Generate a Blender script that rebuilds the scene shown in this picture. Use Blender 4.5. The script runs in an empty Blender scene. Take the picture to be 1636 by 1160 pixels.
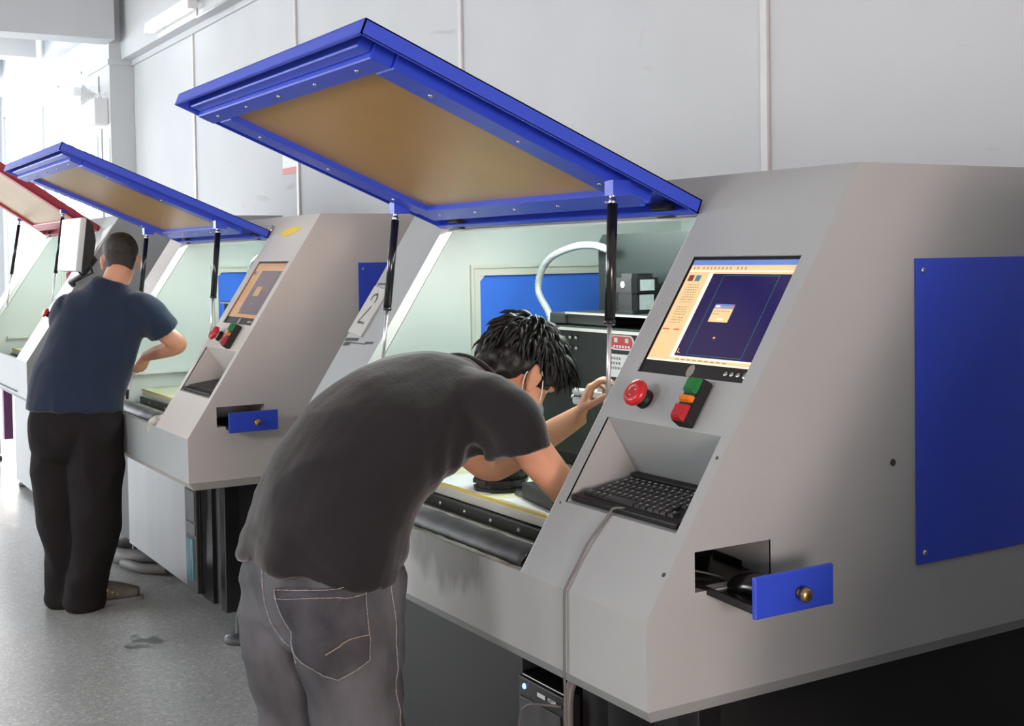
import bpy, bmesh, math, random
from mathutils import Vector, Matrix, noise
from mathutils.geometry import delaunay_2d_cdt
from mathutils.bvhtree import BVHTree

C = bpy.context.scene.collection
SC = bpy.context.scene
PI = math.pi
rnd = random.Random(7)

# ------------------------------------------------------------------ camera
cam_d = bpy.data.cameras.new('camera')
cam = bpy.data.objects.new('camera', cam_d)
C.objects.link(cam)
SC.camera = cam
yaw, pitch, roll = 1.0291, 0.0321, -0.016
f_ = Vector((-math.sin(yaw) * math.cos(pitch), math.cos(yaw) * math.cos(pitch), -math.sin(pitch)))
r_ = Vector((math.cos(yaw), math.sin(yaw), 0))
u_ = r_.cross(f_)
r2 = r_ * math.cos(roll) + u_ * math.sin(roll)
u2 = u_ * math.cos(roll) - r_ * math.sin(roll)
M = Matrix((r2, u2, -f_)).transposed().to_4x4()
M.translation = Vector((1.8603, -1.400, 1.5511))
cam.matrix_world = M
cam_d.sensor_width = 36
cam_d.lens = 2008.5 / 1636 * 36
cam_d.shift_y = -(580 - 472.37) / 1636
cam_d.clip_start = 0.05

# ------------------------------------------------------------------ light
SC.view_settings.view_transform = 'Standard'
SC.view_settings.look = 'None'
SC.view_settings.gamma = 1
SC.view_settings.use_curve_mapping = False
SC.view_settings.exposure = 0.0
SC.cycles.use_denoising = True
SC.cycles.max_bounces = 8
SC.cycles.diffuse_bounces = 5
SC.cycles.sample_clamp_indirect = 6

w = bpy.data.worlds.new('sky')
SC.world = w
w.use_nodes = True
bg = w.node_tree.nodes['Background']
bg.inputs[0].default_value = (0.90, 0.97, 1.0, 1)
bg.inputs[1].default_value = 3.0


def area(name, loc, to, sx, sy, power, col=(1, 1, 1)):
    l = bpy.data.lights.new(name, 'AREA')
    l.shape = 'RECTANGLE'
    l.size, l.size_y, l.energy, l.color = sx, sy, power, col
    o = bpy.data.objects.new(name, l)
    C.objects.link(o)
    o.location = loc
    o.rotation_euler = (Vector(to) - Vector(loc)).to_track_quat('-Z', 'Y').to_euler()
    return o


# daylight through the windows of the far end, the aisle side and the far back wall
area('window_light', (-21.8, -2.6, 2.6), (0, -2.0, 1.2), 8.5, 3.2, 960, (0.87, 0.91, 1.0))
area('window_light', (-10.5, -7.8, 2.6), (-9.5, 0, 1.4), 11.0, 2.4, 560, (1.0, 1.0, 0.97))
area('window_light', (-17.8, 2.3, 2.7), (-16.0, -3, 1.0), 6.8, 2.6, 380, (1.0, 0.93, 0.86))
# wide doorway at the near end of the aisle, warm light
area('door_light', (6.6, -2.35, 1.5), (-3, -1.2, 1.2), 2.9, 1.4, 205, (1.0, 0.77, 0.68))
area('door_light', (6.6, -1.55, 1.5), (-3, -0.6, 1.2), 0.8, 1.4, 130, (1.0, 0.77, 0.68))
# unseen fill light added over the aisle, no fixture
area('aisle_fill', (-1.0, -4.0, 2.4), (-2.9, 0.3, 1.1), 1.0, 0.6, 60, (1.0, 1.0, 1.0))


# ------------------------------------------------------------------ materials
def mat(name, col, rough=0.5, metal=0.0, var=0.06, scale=6.0, bump=0.0, bscale=120.0, emit=0.0, spec=0.5,
        stretch=(1, 1, 1), col2=None, lo=0.35, hi=0.65, trans=0.0, alpha=1.0, sheen=0.0):
    m = bpy.data.materials.new(name)
    m.use_nodes = True
    nt = m.node_tree
    N, L = nt.nodes, nt.links
    b = N['Principled BSDF']
    b.inputs['Roughness'].default_value = rough
    b.inputs['Metallic'].default_value = metal
    b.inputs['Specular IOR Level'].default_value = spec
    if trans:
        b.inputs['Transmission Weight'].default_value = trans
    if sheen:
        b.inputs['Sheen Weight'].default_value = sheen
        b.inputs['Sheen Roughness'].default_value = 0.5
    tc = N.new('ShaderNodeTexCoord')
    mp = N.new('ShaderNodeMapping')
    mp.inputs['Scale'].default_value = stretch
    L.new(tc.outputs['Object'], mp.inputs['Vector'])
    nz = N.new('ShaderNodeTexNoise')
    nz.inputs['Scale'].default_value = scale
    nz.inputs['Detail'].default_value = 5
    L.new(mp.outputs[0], nz.inputs['Vector'])
    rp = N.new('ShaderNodeValToRGB')
    c1 = tuple(min(1, c * (1 - var)) for c in col)
    c2 = col2 or tuple(min(1, c * (1 + var)) for c in col)
    rp.color_ramp.elements[0].position = lo
    rp.color_ramp.elements[1].position = hi
    rp.color_ramp.elements[0].color = (*c1, 1)
    rp.color_ramp.elements[1].color = (*c2, 1)
    L.new(nz.outputs['Fac'], rp.inputs['Fac'])
    L.new(rp.outputs['Color'], b.inputs['Base Color'])
    if emit:
        b.inputs['Emission Strength'].default_value = emit
        L.new(rp.outputs['Color'], b.inputs['Emission Color'])
    if bump:
        n2 = N.new('ShaderNodeTexNoise')
        n2.inputs['Scale'].default_value = bscale
        n2.inputs['Detail'].default_value = 4
        L.new(mp.outputs[0], n2.inputs['Vector'])
        bp = N.new('ShaderNodeBump')
        bp.inputs['Strength'].default_value = bump
        bp.inputs['Distance'].default_value = 0.004
        L.new(n2.outputs['Fac'], bp.inputs['Height'])
        L.new(bp.outputs['Normal'], b.inputs['Normal'])
    return m


MT = {}
MT['paint'] = mat('grey_machine_paint', (0.36, 0.378, 0.384), 0.42, var=0.03, scale=3, bump=0.06, bscale=350)
MT['paint_lit'] = mat('grey_machine_paint_lit', (0.55, 0.515, 0.485), 0.42, var=0.03, scale=3, bump=0.06, bscale=350)  # grey paint with the second machine's warmer, brighter light put into its colour
MT['flange'] = mat('white_edge_paint', (0.74, 0.76, 0.73), 0.5, var=0.02)
MT['mint'] = mat('pale_mint_paint', (0.71, 0.765, 0.74), 0.45, var=0.02, scale=3)
MT['cream'] = mat('cream_paint', (0.72, 0.74, 0.66), 0.45, var=0.02)
MT['blueinner'] = mat('bright_blue_panel', (0.055, 0.20, 0.86), 0.4, var=0.02)
MT['blue'] = mat('blue_enamel', (0.028, 0.068, 0.57), 0.38, var=0.03, scale=4)
MT['red'] = mat('red_enamel', (0.42, 0.025, 0.05), 0.38, var=0.03, scale=4)
MT['ochre'] = mat('ochre_lining', (0.42, 0.23, 0.055), 0.35, var=0.05, scale=3)
MT['black'] = mat('black_paint', (0.011, 0.011, 0.0115), 0.5, spec=0.35, var=0.1)
MT['char'] = mat('charcoal_panel', (0.018, 0.018, 0.018), 0.5, var=0.05)
MT['blackgloss'] = mat('black_gloss', (0.010, 0.010, 0.011), 0.18, var=0.1)
MT['plate'] = mat('black_anodised', (0.007, 0.010, 0.010), 0.5, spec=0.25, var=0.15, scale=9)
MT['steel'] = mat('steel', (0.55, 0.55, 0.55), 0.25, 1.0, var=0.05)
MT['chrome'] = mat('polished_rod', (0.75, 0.74, 0.76), 0.30, 0.85, var=0.01)
MT['brass'] = mat('aged_brass', (0.42, 0.30, 0.14), 0.3, 1.0, var=0.15, scale=60)
MT['sheet'] = mat('pale_sheet_metal', (0.56, 0.54, 0.51), 0.38, 0.35, var=0.07, scale=2.5, stretch=(1, 1, 0.2))
MT['basesheet'] = mat('brushed_base_panel', (0.185, 0.182, 0.178), 0.36, 0.4, var=0.12, scale=2.0, stretch=(1.5, 1, 0.15))
MT['alu'] = mat('silver_hose', (0.46, 0.50, 0.50), 0.35, 0.3, var=0.1, scale=60)
MT['rubber'] = mat('dark_rubber', (0.060, 0.062, 0.066), 0.5, var=0.25, scale=14)
MT['dust'] = mat('dusty_metal', (0.30, 0.28, 0.25), 0.6, var=0.35, scale=26)
MT['board'] = mat('pale_board', (0.70, 0.68, 0.46), 0.55, var=0.06, scale=7)
MT['boardedge'] = mat('yellow_board_edge', (0.55, 0.42, 0.10), 0.6)
MT['paper'] = mat('white_paper', (0.80, 0.81, 0.80), 0.7, var=0.02)
MT['white'] = mat('white_plastic', (0.78, 0.78, 0.78), 0.45, var=0.02)
MT['redcap'] = mat('red_plastic', (0.52, 0.015, 0.02), 0.28)
MT['green'] = mat('green_lens', (0.01, 0.16, 0.04), 0.15)
MT['orange'] = mat('orange_lens', (0.75, 0.20, 0.01), 0.15)
MT['redlens'] = mat('red_lens', (0.42, 0.02, 0.02), 0.15)
MT['yellow'] = mat('yellow_sticker', (0.75, 0.55, 0.04), 0.5)
MT['key'] = mat('black_key', (0.020, 0.020, 0.022), 0.4)
MT['legend'] = mat('key_legend_white', (0.72, 0.72, 0.72), 0.5)
MT['cable'] = mat('grey_cable', (0.12, 0.115, 0.115), 0.5)
MT['led'] = mat('blue_led', (0.1, 0.2, 1.0), 0.3, emit=6)
MT['greyhose'] = mat('grey_corrugated_hose', (0.16, 0.155, 0.16), 0.55, var=0.15)
MT['skin'] = mat('skin', (0.56, 0.27, 0.17), 0.5, var=0.05, scale=12, spec=0.35)
MT['hair'] = mat('black_hair', (0.0055, 0.005, 0.005), 0.50, spec=0.35, var=0.2, scale=30)
MT['buzz'] = mat('short_dark_hair', (0.020, 0.015, 0.013), 0.6, var=0.3, scale=80, bump=0.6, bscale=500)
MT['tee'] = mat('charcoal_tshirt', (0.0155, 0.0145, 0.0165), 0.9, var=0.08, bump=0.25, bscale=90, spec=0.15, sheen=0.25)
MT['navy'] = mat('navy_tshirt', (0.0150, 0.024, 0.048), 0.9, var=0.1, bump=0.25, bscale=90, spec=0.15, sheen=0.2)
MT['trouser'] = mat('black_trousers', (0.012, 0.010, 0.011), 0.9, var=0.1, bump=0.2, bscale=70, spec=0.2)
MT['denim'] = mat('faded_grey_denim', (0.088, 0.089, 0.100), 0.9, var=0.35, scale=9, bump=0.3, bscale=260, spec=0.2, stretch=(1, 1, 0.5))
MT['denimdark'] = mat('grey_denim_pocket', (0.114, 0.113, 0.130), 0.9, var=0.3, scale=11, bump=0.3, bscale=260, spec=0.2)
MT['stitch'] = mat('pale_stitching', (0.30, 0.27, 0.27), 0.85, var=0.4, scale=200)
MT['tanstitch'] = mat('tan_stitching', (0.26, 0.19, 0.15), 0.8)
MT['mask'] = mat('pale_blue_mask', (0.55, 0.68, 0.82), 0.8)
MT['shoe'] = mat('grey_suede_shoe', (0.11, 0.105, 0.09), 0.85, var=0.15, scale=30)
MT['sole'] = mat('grey_sole', (0.16, 0.16, 0.155), 0.7)
MT['lace'] = mat('yellow_lace', (0.42, 0.42, 0.06), 0.7)
MT['eye'] = mat('eye_white', (0.75, 0.73, 0.7), 0.2)
MT['iris'] = mat('dark_iris', (0.015, 0.008, 0.005), 0.15)
MT['lip'] = mat('lip', (0.40, 0.15, 0.12), 0.45)
MT['tube'] = mat('lit_fluorescent_tube', (1.0, 1.0, 0.98), 0.4, emit=2.2)
MT['screenwhite'] = mat('white_lit_screen', (1, 1, 1), 0.3, emit=1.2, var=0.0)
MT['pipe'] = mat('white_conduit', (0.62, 0.62, 0.61), 0.5)
MT['pipegrey'] = mat('grey_conduit', (0.42, 0.42, 0.43), 0.5)
MT['rag'] = mat('speckled_rag', (0.42, 0.39, 0.34), 0.85, var=0.35, scale=40)
MT['purple'] = mat('plum_paint', (0.16, 0.045, 0.16), 0.4)
MT['frame'] = mat('dark_red_frame', (0.13, 0.03, 0.05), 0.5)
MT['num'] = mat('dark_numeral', (0.05, 0.045, 0.04), 0.6)
MT['plaquewhite'] = mat('grey_white_plaque', (0.47, 0.47, 0.44), 0.5, var=0.05)


def glow(name, col, s=1.0):
    return mat(name, col, 0.25, emit=s, var=0.0)


MT['s_navy'] = glow('screen_navy', (0.011, 0.007, 0.052), 0.85)
MT['s_beige'] = glow('screen_beige', (0.60, 0.42, 0.22), 0.85)
MT['s_pale'] = glow('screen_pale', (0.80, 0.66, 0.55), 0.9)
MT['s_blue'] = glow('screen_blue', (0.10, 0.17, 0.42), 0.8)
MT['ds_navy'] = glow('dim_screen_navy', (0.095, 0.075, 0.085), 0.8)
MT['ds_beige'] = glow('dim_screen_beige', (0.34, 0.19, 0.085), 0.8)
MT['ds_pale'] = glow('dim_screen_pale', (0.36, 0.20, 0.09), 0.8)
MT['ds_blue'] = glow('dim_screen_blue', (0.30, 0.17, 0.08), 0.8)
MT['s_red'] = glow('screen_red', (0.60, 0.05, 0.03), 0.9)
MT['s_green'] = glow('screen_green', (0.02, 0.10, 0.08), 0.8)
MT['s_text'] = glow('screen_text', (0.26, 0.18, 0.09), 0.85)
MT['s_orange'] = glow('screen_orange', (0.75, 0.35, 0.08), 0.9)
MT['s_teal'] = glow('screen_teal', (0.05, 0.16, 0.17), 0.8)
MT['s_wine'] = glow('screen_wine', (0.16, 0.03, 0.03), 0.8)

# stained front lip paint: grey paint with a dark smear that has its own outline
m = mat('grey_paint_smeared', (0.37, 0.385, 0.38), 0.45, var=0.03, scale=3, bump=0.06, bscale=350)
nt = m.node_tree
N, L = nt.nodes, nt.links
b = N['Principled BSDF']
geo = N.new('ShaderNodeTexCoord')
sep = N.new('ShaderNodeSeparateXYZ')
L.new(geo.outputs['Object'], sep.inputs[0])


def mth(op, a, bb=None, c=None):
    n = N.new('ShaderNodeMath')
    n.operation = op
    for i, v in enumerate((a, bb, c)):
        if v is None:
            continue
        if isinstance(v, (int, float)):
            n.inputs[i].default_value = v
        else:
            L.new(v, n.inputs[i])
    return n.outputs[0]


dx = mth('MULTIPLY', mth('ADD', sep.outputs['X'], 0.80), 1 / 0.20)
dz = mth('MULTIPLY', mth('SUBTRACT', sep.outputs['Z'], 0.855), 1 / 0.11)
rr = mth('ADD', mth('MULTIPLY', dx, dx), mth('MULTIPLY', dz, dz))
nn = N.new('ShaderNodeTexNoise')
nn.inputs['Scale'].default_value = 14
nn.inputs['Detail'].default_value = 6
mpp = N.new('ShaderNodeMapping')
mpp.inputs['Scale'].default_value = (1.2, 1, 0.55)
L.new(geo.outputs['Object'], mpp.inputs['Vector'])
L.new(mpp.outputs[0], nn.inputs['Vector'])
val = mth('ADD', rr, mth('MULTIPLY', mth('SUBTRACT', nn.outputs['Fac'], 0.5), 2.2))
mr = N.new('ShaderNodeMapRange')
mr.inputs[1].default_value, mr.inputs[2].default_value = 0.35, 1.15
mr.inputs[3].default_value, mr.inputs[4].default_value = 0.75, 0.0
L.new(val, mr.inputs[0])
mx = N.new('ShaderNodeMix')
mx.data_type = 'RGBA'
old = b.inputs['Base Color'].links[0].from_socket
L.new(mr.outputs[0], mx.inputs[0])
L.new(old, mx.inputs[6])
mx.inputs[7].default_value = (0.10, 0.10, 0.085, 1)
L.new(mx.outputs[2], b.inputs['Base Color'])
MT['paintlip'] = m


def wall_material():
    m = mat('white_plaster', (0.572, 0.590, 0.612), 0.85, var=0.03, scale=0.9, bump=0.12, bscale=30)
    nt = m.node_tree
    N, L = nt.nodes, nt.links
    b = N['Principled BSDF']
    tc = N.new('ShaderNodeTexCoord')
    mp = N.new('ShaderNodeMapping')
    mp.inputs['Scale'].default_value = (0.7, 1, 2.2)
    mp.inputs['Rotation'].default_value = (0, 0.5, 0)
    L.new(tc.outputs['Object'], mp.inputs[0])
    nz = N.new('ShaderNodeTexNoise')
    nz.inputs['Scale'].default_value = 2.6
    nz.inputs['Detail'].default_value = 8
    nz.inputs['Distortion'].default_value = 1.2
    L.new(mp.outputs[0], nz.inputs[0])
    r = N.new('ShaderNodeValToRGB')
    r.color_ramp.elements[0].position = 0.66
    r.color_ramp.elements[1].position = 0.80
    L.new(nz.outputs['Fac'], r.inputs[0])
    mx = N.new('ShaderNodeMix')
    mx.data_type = 'RGBA'
    mx.inputs[7].default_value = (0.46, 0.46, 0.47, 1)
    old = b.inputs['Base Color'].links[0].from_socket
    L.new(r.outputs[0], mx.inputs[0])
    L.new(old, mx.inputs[6])
    L.new(mx.outputs[2], b.inputs['Base Color'])
    return m


def floor_material():
    m = bpy.data.materials.new('grey_terrazzo')
    m.use_nodes = True
    nt = m.node_tree
    N, L = nt.nodes, nt.links
    b = N['Principled BSDF']
    tc = N.new('ShaderNodeTexCoord')
    vo = N.new('ShaderNodeTexVoronoi')
    vo.inputs['Scale'].default_value = 105
    L.new(tc.outputs['Object'], vo.inputs['Vector'])
    sp = N.new('ShaderNodeSeparateColor')
    L.new(vo.outputs['Color'], sp.inputs[0])
    r1 = N.new('ShaderNodeValToRGB')
    e = r1.color_ramp.elements
    e[0].position, e[0].color = 0.0, (0.31, 0.322, 0.318, 1)
    e[1].position, e[1].color = 0.62, (0.40, 0.415, 0.405, 1)
    x = e.new(0.88)
    x.color = (0.43, 0.45, 0.44, 1)
    x = e.new(0.94)
    x.color = (0.52, 0.53, 0.525, 1)
    L.new(sp.outputs[0], r1.inputs[0])
    nz = N.new('ShaderNodeTexNoise')
    nz.inputs['Scale'].default_value = 1.3
    nz.inputs['Detail'].default_value = 6
    L.new(tc.outputs['Object'], nz.inputs['Vector'])
    r2_ = N.new('ShaderNodeValToRGB')
    r2_.color_ramp.elements[0].position, r2_.color_ramp.elements[0].color = 0.3, (0.80, 0.80, 0.80, 1)
    r2_.color_ramp.elements[1].position, r2_.color_ramp.elements[1].color = 0.7, (1.08, 1.08, 1.08, 1)
    L.new(nz.outputs['Fac'], r2_.inputs[0])
    mx = N.new('ShaderNodeMix')
    mx.data_type = 'RGBA'
    mx.blend_type = 'MULTIPLY'
    mx.inputs[0].default_value = 1
    L.new(r1.outputs[0], mx.inputs[6])
    L.new(r2_.outputs[0], mx.inputs[7])
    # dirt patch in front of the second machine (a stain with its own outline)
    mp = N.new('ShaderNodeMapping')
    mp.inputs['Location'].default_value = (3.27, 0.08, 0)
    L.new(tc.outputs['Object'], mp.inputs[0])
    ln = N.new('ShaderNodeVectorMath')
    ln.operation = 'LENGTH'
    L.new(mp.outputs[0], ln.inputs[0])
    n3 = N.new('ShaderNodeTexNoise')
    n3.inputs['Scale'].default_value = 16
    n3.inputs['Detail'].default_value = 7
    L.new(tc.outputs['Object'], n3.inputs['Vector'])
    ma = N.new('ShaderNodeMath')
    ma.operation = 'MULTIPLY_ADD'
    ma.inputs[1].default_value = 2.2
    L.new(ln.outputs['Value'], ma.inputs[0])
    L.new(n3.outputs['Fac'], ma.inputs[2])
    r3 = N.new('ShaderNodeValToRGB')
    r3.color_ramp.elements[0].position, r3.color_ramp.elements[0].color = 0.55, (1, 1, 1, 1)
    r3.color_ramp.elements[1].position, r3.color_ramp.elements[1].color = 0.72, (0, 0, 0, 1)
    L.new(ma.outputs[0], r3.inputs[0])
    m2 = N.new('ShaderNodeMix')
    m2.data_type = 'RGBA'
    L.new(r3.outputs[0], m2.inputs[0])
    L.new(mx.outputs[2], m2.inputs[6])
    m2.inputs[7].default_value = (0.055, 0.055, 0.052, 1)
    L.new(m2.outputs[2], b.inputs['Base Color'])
    rg = N.new('ShaderNodeMapRange')
    rg.inputs[3].default_value, rg.inputs[4].default_value = 0.20, 0.42
    L.new(nz.outputs['Fac'], rg.inputs[0])
    L.new(rg.outputs[0], b.inputs['Roughness'])
    return m


MT['wall'] = wall_material()
MT['floor'] = floor_material()
MT['ceiling'] = mat('ceiling_white', (0.62, 0.61, 0.60), 0.9, var=0.02)
MT['glass'] = None
g = bpy.data.materials.new('window_glass')
g.use_nodes = True
gb = g.node_tree.nodes['Principled BSDF']
gb.inputs['Transmission Weight'].default_value = 1
gb.inputs['Roughness'].default_value = 0
gb.inputs['IOR'].default_value = 1.02
MT['glass'] = g


# ------------------------------------------------------------------ mesh helpers
def new_bm():
    return bmesh.new()


def obj(name, bm, m, parent=None, smooth=False, loc=None, recalc=True):
    if recalc:
        bmesh.ops.recalc_face_normals(bm, faces=bm.faces[:])
    me = bpy.data.meshes.new(name)
    bm.to_mesh(me)
    bm.free()
    for k in (m if isinstance(m, (list, tuple)) else [m]):
        me.materials.append(MT[k] if isinstance(k, str) else k)
    if smooth:
        me.polygons.foreach_set('use_smooth', [True] * len(me.polygons))
    o = bpy.data.objects.new(name, me)
    C.objects.link(o)
    if parent is not None:
        o.parent = parent
    if loc is not None:
        o.location = loc
    return o


def autosmooth(o, deg=40):
    me = o.data
    me.polygons.foreach_set('use_smooth', [True] * len(me.polygons))
    bm = bmesh.new()
    bm.from_mesh(me)
    for e in bm.edges:
        if len(e.link_faces) == 2 and e.calc_face_angle(0) > math.radians(deg):
            e.smooth = False
    bm.to_mesh(me)
    bm.free()
    return o


def thing(name, label, cat, loc=(0, 0, 0), rotz=0, group=None):
    o = bpy.data.objects.new(name, None)
    o.empty_display_size = 0.1
    C.objects.link(o)
    o.location = loc
    o.rotation_euler = (0, 0, rotz)
    return tag(o, label, cat, group)


def tag(o, label, cat, group=None):
    o['label'] = label
    o['category'] = cat
    if group:
        o['group'] = group
    return o


def struct(name, bm, m, **k):
    o = obj(name, bm, m, **k)
    o['kind'] = 'structure'
    return o


def box(bm, lo, hi, mi=0, bev=0.0):
    x0, y0, z0 = lo
    x1, y1, z1 = hi
    v = [bm.verts.new(p) for p in ((x0, y0, z0), (x1, y0, z0), (x1, y1, z0), (x0, y1, z0),
                                   (x0, y0, z1), (x1, y0, z1), (x1, y1, z1), (x0, y1, z1))]
    fs = [bm.faces.new([v[i] for i in q]) for q in
          ((3, 2, 1, 0), (4, 5, 6, 7), (0, 1, 5, 4), (1, 2, 6, 5), (2, 3, 7, 6), (3, 0, 4, 7))]
    for f in fs:
        f.material_index = mi
    if bev:
        es = list({e for f in fs for e in f.edges})
        r = bmesh.ops.bevel(bm, geom=es, offset=bev, segments=2, profile=0.5, affect='EDGES')
        for f in r['faces']:
            f.material_index = mi
    return fs


def hexa(bm, p8, mi=0):
    """box from 8 points: bottom loop 4, top loop 4"""
    v = [bm.verts.new(p) for p in p8]
    for q in ((3, 2, 1, 0), (4, 5, 6, 7), (0, 1, 5, 4), (1, 2, 6, 5), (2, 3, 7, 6), (3, 0, 4, 7)):
        bm.faces.new([v[i] for i in q]).material_index = mi


def quad(bm, pts, mi=0):
    f = bm.faces.new([bm.verts.new(p) for p in pts])
    f.material_index = mi
    return f


def panel(bm, outer, holes, fn, tvec, mi=0):
    """flat sheet with holes: 2D outline -> 3D by fn, given thickness vector"""
    pts, edges, loops = [], [], []
    for lp in [outer] + holes:
        s = len(pts)
        pts += [Vector(p) for p in lp]
        edges += [(s + i, s + (i + 1) % len(lp)) for i in range(len(lp))]

    def inside(p, lp):
        c = False
        for i in range(len(lp)):
            (xa, ya), (xb, yb) = lp[i], lp[i - 1]
            if (ya > p[1]) != (yb > p[1]) and p[0] < (xb - xa) * (p[1] - ya) / (yb - ya) + xa:
                c = not c
        return c
    vs, _, fs, _, _, _ = delaunay_2d_cdt(pts, edges, [], 0, 1e-6)
    keep = []
    for f in fs:
        c = sum((vs[i] for i in f), Vector((0, 0))) / len(f)
        if inside(c, outer) and not any(inside(c, h) for h in holes):
            keep.append(f)
    t = Vector(tvec)
    A = [bm.verts.new(Vector(fn(*v))) for v in vs]
    B = [bm.verts.new(Vector(fn(*v)) + t) for v in vs]
    cnt = {}
    for f in keep:
        bm.faces.new([A[i] for i in f]).material_index = mi
        bm.faces.new([B[i] for i in reversed(f)]).material_index = mi
        for i in range(len(f)):
            a, b_ = f[i], f[(i + 1) % len(f)]
            k = (min(a, b_), max(a, b_))
            cnt[k] = cnt.get(k, 0) + 1
    for (a, b_), n in cnt.items():
        if n == 1:
            bm.faces.new([A[a], A[b_], B[b_], B[a]]).material_index = mi
    bmesh.ops.delete(bm, geom=[v for v in A + B if not v.link_faces], context='VERTS')


def frame_of(d, lat=None):
    d = d.normalized()
    if lat is None:
        a = Vector((0, 0, 1)) if abs(d.z) < 0.9 else Vector((1, 0, 0))
        lat = a.cross(d)
    lat = (lat - d * lat.dot(d)).normalized()
    return lat, d.cross(lat)


def tube(bm, pts, rad, seg=10, mi=0, cap=True, lat=None, flat=None, closed=False):
    """sweep along points. rad: number or list; each radius may be (a, b)"""
    pts = [Vector(p) for p in pts]
    n = len(pts)
    rings = []
    prev = Vector(lat) if lat is not None else None
    for i, p in enumerate(pts):
        d = pts[min(i + 1, n - 1)] - pts[max(i - 1, 0)]
        if d.length < 1e-9:
            d = Vector((0, 0, 1))
        la, no = frame_of(d, prev)
        prev = la
        r = rad[i] if isinstance(rad, list) else rad
        ra, rb = r if isinstance(r, tuple) else (r, r)
        rings.append([bm.verts.new(p + la * (ra * math.cos(2 * PI * k / seg)) + no * (rb * math.sin(2 * PI * k / seg)))
                      for k in range(seg)])
    for i in range(n - 1):
        for k in range(seg):
            f = bm.faces.new([rings[i][k], rings[i][(k + 1) % seg], rings[i + 1][(k + 1) % seg], rings[i + 1][k]])
            f.material_index = mi
            f.smooth = True
    if cap:
        bm.faces.new(list(reversed(rings[0]))).material_index = mi
        bm.faces.new(rings[-1]).material_index = mi
    return rings


def cyl(bm, a, b_, r, seg=16, mi=0, r2=None):
    return tube(bm, [a, b_], [r, r if r2 is None else r2], seg, mi)


def lathe(bm, base, axis, prof, seg=20, mi=0):
    """prof: list of (radius, height) along axis from base"""
    base, axis = Vector(base), Vector(axis).normalized()
    la, no = frame_of(axis)
    rings = []
    for r, h in prof:
        rings.append([bm.verts.new(base + axis * h + la * (r * math.cos(2 * PI * k / seg)) + no * (r * math.sin(2 * PI * k / seg)))
                      for k in range(seg)])
    for i in range(len(rings) - 1):
        for k in range(seg):
            f = bm.faces.new([rings[i][k], rings[i][(k + 1) % seg], rings[i + 1][(k + 1) % seg], rings[i + 1][k]])
            f.material_index = mi
            f.smooth = True
    bm.faces.new(list(reversed(rings[0]))).material_index = mi
    bm.faces.new(rings[-1]).material_index = mi


def ellipsoid(bm, c, r, rot=None, u=16, v=10, mi=0):
    mtx = Matrix.Translation(Vector(c)) @ (rot.to_4x4() if rot is not None else Matrix.Identity(4)) @ Matrix.Diagonal((*r, 1))
    res = bmesh.ops.create_uvsphere(bm, u_segments=u, v_segments=v, radius=1, matrix=mtx)
    for vv in res['verts']:
        for f in vv.link_faces:
            f.material_index = mi
            f.smooth = True


def spline(pts, n=6):
    """Catmull-Rom through points (vectors or tuples of any length)"""
    P = [tuple(p) for p in pts]
    out = []
    for i in range(len(P) - 1):
        p0, p1, p2, p3 = P[max(i - 1, 0)], P[i], P[i + 1], P[min(i + 2, len(P) - 1)]
        for k in range(n):
            t = k / n
            out.append(tuple(0.5 * (2 * b1 + (c1 - a1) * t + (2 * a1 - 5 * b1 + 4 * c1 - d1) * t * t + (3 * b1 - a1 - 3 * c1 + d1) * t ** 3)
                             for a1, b1, c1, d1 in zip(p0, p1, p2, p3)))
    out.append(P[-1])
    return out


def body_tube(bm, rows, lat=None, n=5, seg=20, endround=True):
    """rows: (x,y,z,ra,rb); smooth sweep with rounded ends"""
    S = spline(rows, n)
    pts = [Vector(s[:3]) for s in S]
    rad = [(max(s[3], 0.002), max(s[4], 0.002)) for s in S]
    if endround:
        for end in (0, -1):
            d = (pts[0] - pts[1]) if end == 0 else (pts[-1] - pts[-2])
            d.normalize()
            ra, rb = rad[end]
            rm = min(ra, rb) * 0.6
            ep, er = [], []
            for t in (0.35, 0.7, 0.95):
                ep.append(pts[end] + d * rm * t)
                c = math.sqrt(1 - t * t)
                er.append((ra * (0.25 + 0.75 * c) if t < 0.9 else ra * 0.3, rb * (0.25 + 0.75 * c) if t < 0.9 else rb * 0.3))
            if end == 0:
                pts = ep[::-1] + pts
                rad = er[::-1] + rad
            else:
                pts += ep
                rad += er
    tube(bm, pts, rad, seg, lat=lat)


def remeshed(name, bm, m, voxel, parent, smooth_it=4, fac=0.5, disp=None):
    """join the overlapping volumes in bm into one continuous surface"""
    bmesh.ops.recalc_face_normals(bm, faces=bm.faces[:])
    me = bpy.data.meshes.new('raw')
    bm.to_mesh(me)
    bm.free()
    tmp = bpy.data.objects.new('raw', me)
    C.objects.link(tmp)
    md = tmp.modifiers.new('r', 'REMESH')
    md.mode = 'VOXEL'
    md.voxel_size = voxel
    ms = tmp.modifiers.new('s', 'SMOOTH')
    ms.iterations = smooth_it
    ms.factor = fac
    dg = bpy.context.evaluated_depsgraph_get()
    dg.update()
    ev = bpy.data.meshes.new_from_object(tmp.evaluated_get(dg), depsgraph=dg)
    bpy.data.objects.remove(tmp)
    bpy.data.meshes.remove(me)
    ev.name = name
    ev.materials.clear()
    ev.materials.append(MT[m])
    if disp:
        nrm = [v.normal.copy() for v in ev.vertices]
        for v, n in zip(ev.vertices, nrm):
            v.co += n * disp(v.co, n)
    ev.polygons.foreach_set('use_smooth', [True] * len(ev.polygons))
    o = bpy.data.objects.new(name, ev)
    C.objects.link(o)
    if parent is not None:
        o.parent = parent
    return o


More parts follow.
